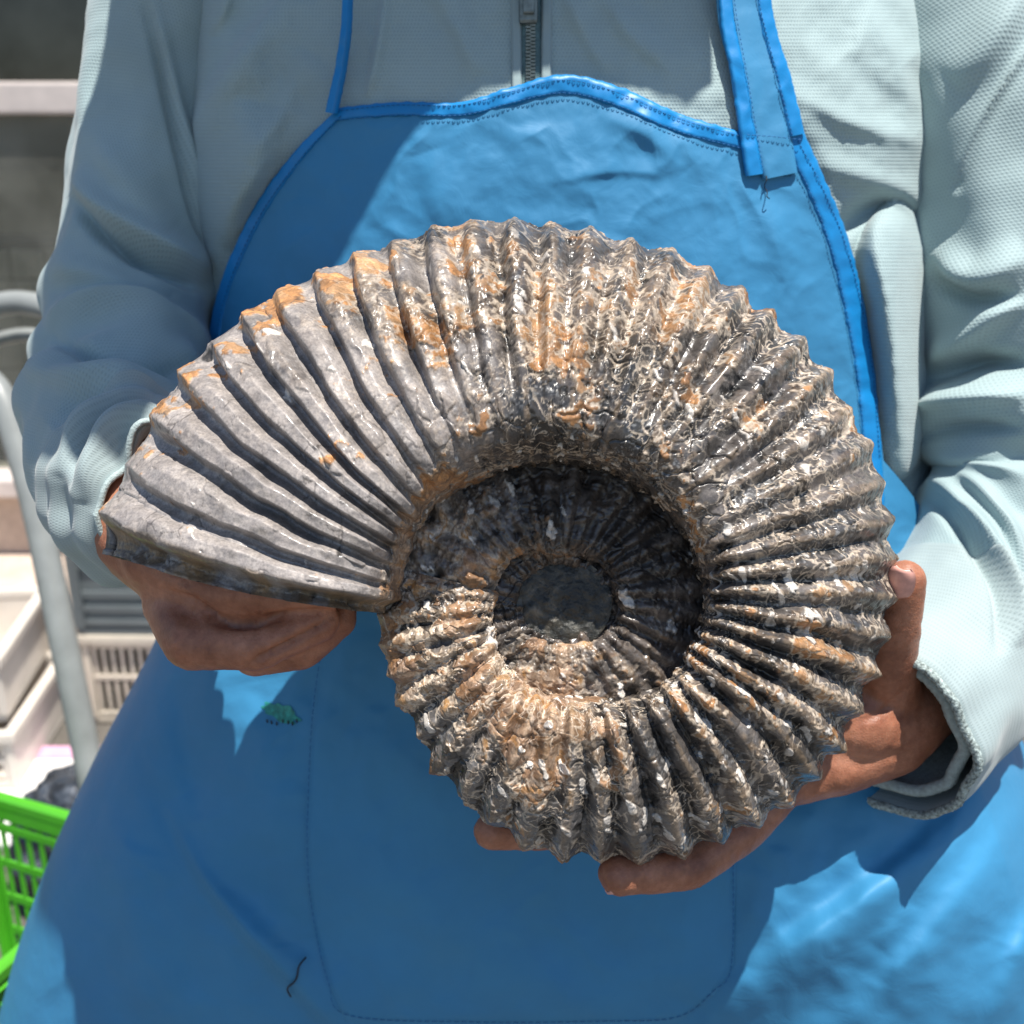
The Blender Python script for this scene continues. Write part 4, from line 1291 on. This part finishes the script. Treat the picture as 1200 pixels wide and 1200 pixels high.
        det = det + inner * (.0016 * mid + .0012 * low) + .0030 * mid * np.exp(-((TT - 318) / 34) ** 2) + .0009 * fbm(pw * 42, seed + 120, 3) * busy * ss(0, .06, SS) + .0011 * low * ss(.0, .05, SS)
        det = det + umb * (.0020 * fbm(p0 * np.array([120, 120, 60]), seed + 110, 3))
        disp = disp + det * np.where(SD > 0, 1, .5)
        r2 = r + disp * nr / (AD / FPX)
        z2 = z * SD + disp * nz
        px = AC[0] - r2 * np.cos(np.radians(th)); py = AC[1] - r2 * np.sin(np.radians(th))
        d = AD - z2 + ATILT * (px - AC[0]) / FPX * AD
        dref = np.where(SD > 0, d, d + z2)
        X = (px - 600) / FPX * dref; Y = (600 - py) / FPX * dref
        V = cam2w(X, Y, d)
        # ---- base colours
        def c3(*a): return np.array(a, np.float32)
        def mixc(a, b, k): return a * (1 - k[..., None]) + b * k[..., None]
        n_c = np.clip(.5 + .5 * low + .30 * mid + .15 * hi, 0, 1)[..., None]
        greyL = c3(.20, .180, .170) * (1 - n_c) + c3(.40, .365, .345) * n_c
        greyR = c3(.050, .045, .043) * (1 - n_c) + c3(.270, .235, .212) * n_c
        dk = ss(.05, .45, fbm(p0 * 17, seed + 200, 4))
        greyR = greyR * (1 - .5 * dk[..., None])
        greyR = greyR * (.55 + .85 * idr[..., None]) * (.75 + .5 * idb[..., None])
        greyL = greyL * (.90 + .2 * idr[..., None]) * (1 - .35 * ss(.15, .5, fbm(p0 * np.array([60, 60, 60]), 333, 4))[..., None])
        col = mixc(greyL, greyR, ss(.2, .9, busy))
        # dark, speckled matrix
        spk = ss(.1, .5, fbm(p0 * 520, seed + 210, 2)) 
        sp_z = ss(.05, .3, fbm(p0 * 48, seed + 215, 3)) * busy
        col = mixc(col, c3(.045, .046, .048) + .28 * spk[..., None], sp_z * .75)
        lb = ss(215, 265, TT) * .7 * (1 - inner)
        col = mixc(col, (c3(.055, .055, .058) * (1 - n_c) + c3(.24, .225, .215) * n_c) * (.5 + idr[..., None]), lb)
        # encrusted, swirled zone round the centre; also brightens the inner whorl's lit stretches
        pv = p0 + .010 * np.stack([fbm(p0 * 38, seed + 220, 3), fbm(p0 * 38, seed + 230, 3), fbm(p0 * 38, seed + 240, 3)], -1)
        sw = fbm(pv * np.array([95, 95, 60]), seed + 250, 4); sw2 = fbm(pv * 210, seed + 260, 3)
        enc = c3(.16, .14, .125) + 0 * n_c
        enc = mixc(enc, c3(.50, .42, .34), ss(.02, .22, sw)); enc = mixc(enc, c3(.43, .24, .10), ss(.22, .42, sw + .1 * low)); enc = mixc(enc, c3(.62, .55, .47), ss(.28, .42, sw2) * .8)
        enc = mixc(enc, c3(.018, .017, .016), ss(.14, .30, -sw) * .85)
        ez = np.clip(np.exp(-((TT - 292) / 34) ** 2) * ss(.22, .5, SS) + inner * np.exp(-((TT - 378) / 30) ** 2) + inner * np.exp(-((TT - 640) / 55) ** 2) + np.exp(-((TT - 335) / 22) ** 2) * .6 + .75 * ss(.64, .78, SS) * ss(70, 40, TT), 0, 1)
        ez = ss(.25, .65, ez + .35 * mid)
        col = mixc(col, enc, ez)
        ocol = c3(.17, .080, .030) * (1 - n_c) + c3(.55, .275, .11) * n_c
        ocol = ocol * (.55 + .75 * idb[..., None])
        cr_ = ss(.55, .75, idr * .6 + .4 * (.5 + .5 * mid)) * .4
        ocol = mixc(ocol, c3(.48, .34, .21), cr_)
        col = mixc(col, ocol, orange * (1 - .5 * ez))
        rim_o = ss(.30, .37, ov) * ss(.47, .41, ov) * busy * (idb > .25)
        col = mixc(col, c3(.16, .10, .055), ss(.22, .30, ov) * ss(.40, .33, ov) * .5 * busy)
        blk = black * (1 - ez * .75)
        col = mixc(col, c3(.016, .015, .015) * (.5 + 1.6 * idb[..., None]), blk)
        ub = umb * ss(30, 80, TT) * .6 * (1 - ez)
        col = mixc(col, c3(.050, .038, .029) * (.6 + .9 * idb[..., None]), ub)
        ib = inner * ss(395, 430, TT) * (1 - ez) * .5  # shade painted into the colour of the inner whorl's unlit stretch
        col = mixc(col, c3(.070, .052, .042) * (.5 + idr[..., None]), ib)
        edge_c = ss(.075, .03, edge) * (idr > .45) * busy * (1 - umb) * (1 - inner)
        lines = np.maximum(np.maximum(sut * .9, rim_o * .85), edge_c * .8 * zone) * (1 - .75 * inner)
        col = mixc(col, c3(.62, .52, .41), lines)
        col = mixc(col, c3(.74, .69, .63), splt)
        crestw = ss(.86, 1.0, hf) * ss(.35, .1, np.abs(mid)) * busy * .40 * (1 - .8 * inner)
        col = mixc(col, c3(.36, .25, .15), crestw)
        cg = crack * (.4 + .35 * (1 - busy)) * (1 - edge_c)
        col = mixc(col, c3(.04, .033, .03), cg)
        eg = ss(crest[1] + .1, crest[1] - 1.6, TT) * ss(-.5, .1, mid + .3 * low) * .9
        col = mixc(col, c3(.34, .22, .11) * n_c + c3(.05, .055, .055) * (1 - n_c), eg)
        col = col * (1 - (.27 * ss(.2, .9, busy) * (1 - .9 * ez) * (1 - .5 * lines))[..., None])
        rough = .54 - .19 * busy * (1 - orange * .5) * (1 - .6 * ez) + .30 * black * (idb > .4) + .12 * hi + .12 * pl
        rough = np.clip(rough, .13, .85)
        colA = np.concatenate([col, np.ones(col.shape[:-1] + (1,), np.float32)], -1)
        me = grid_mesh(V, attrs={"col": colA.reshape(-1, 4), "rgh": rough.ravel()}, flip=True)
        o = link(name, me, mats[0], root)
        return o, V, nvb, nvf
    ow, V, nvb, nvf = whorl("outer_whorl", crest[1] - 5.2, 372, int(1950*QUAL), int(410*QUAL), 60, 0)
    ow["label"] = "broad ribbed outer whorl with flaking brown shell"
    iw, V2, _, _ = whorl("inner_whorl", 352, 1075, int(1150*QUAL), int(190*QUAL), 24, 40)
    iw["label"] = "dark ribbed inner whorl sunk in the centre"
    # broken face that closes the open end
    ring = V[0]; c = ring.mean(0)
    rows = [ring + (c - ring) * t for t in np.linspace(0, .98, 40)]
    A = np.stack(rows)
    A = A + (fbm((A + 3) * 120, 7, 4) * .0022)[..., None] * np.array([-.3, -.3, -1]) * np.linspace(0, 1, 40)[:, None, None] ** .3
    link("aperture_face", grid_mesh(A, cv=True), mats[1], root)
    # smooth core in the middle of the spiral
    nr_, na = 60, 180
    rr, aa = np.meshgrid(np.linspace(0.001, 1, nr_), np.linspace(0, 2 * math.pi, na, endpoint=False), indexing='ij')
    px = 657 + 60 * rr * np.cos(aa); py = 707 + 56 * rr * np.sin(aa)
    pp = np.stack([px / 100, py / 100, px * 0], -1)
    d = AD - .001 - .0015 * (1 - rr ** 2) + .0022 * fbm(pp * 4, 3, 4) + .0025 * ss(.75, .62, rr) * 0
    link("core", grid_mesh(P(px, py, d), cv=True), mats[2], root)
    return root

def fossil_materials():
    m = Mat("fossil_shell", rough=.35)
    a = m.node("Attribute", attribute_name="col"); g = m.node("Attribute", attribute_name="rgh")
    v = m.coords()
    n1 = m.noise(v, 900, 4, .6); n2 = m.noise(v, 260, 5, .6, .6)
    c = m.mix(1.0, a.outputs["Color"], m.ramp(n1, [(.25, (.62, .62, .63)), (.75, (1.30, 1.29, 1.27))]), 'MULTIPLY')
    c = m.mix(1.0, c, m.ramp(n2, [(.3, (.74, .74, .76)), (.7, (1.22, 1.21, 1.19))]), 'MULTIPLY')
    m.base(c)
    m.rough(m.math('ADD', g.outputs["Fac"], m.math('MULTIPLY', m.math('SUBTRACT', n2, .5), .45)))
    b1 = m.bump(n2, .22, .0006)
    m.bump(n1, .28, .0004, b1)
    m.b.inputs["Coat Weight"].default_value = .40
    m.b.inputs["Coat Roughness"].default_value = .17
    m2 = Mat("fossil_broken_rock", rough=.7)
    v = m2.coords(); n = m2.noise(v, 120, 6, .65)
    m2.base(m2.ramp(n, [(.3, (.02, .022, .022)), (.52, (.07, .07, .065)), (.62, (.25, .16, .08)), (.75, (.4, .33, .25))]))
    m2.bump(m2.noise(v, 400, 5), .6, .001)
    m3 = Mat("fossil_core", rough=.28)
    v = m3.coords(); n = m3.noise(v, 90, 6, .6, .8)
    m3.base(m3.ramp(n, [(.3, (.010, .011, .011)), (.5, (.035, .035, .03)), (.66, (.13, .115, .09)), (.8, (.26, .21, .16))]))
    m3.bump(m3.noise(v, 260, 6, .65), .9, .0016)
    return m.m, m2.m, m3.m

ammonite = build_ammonite()
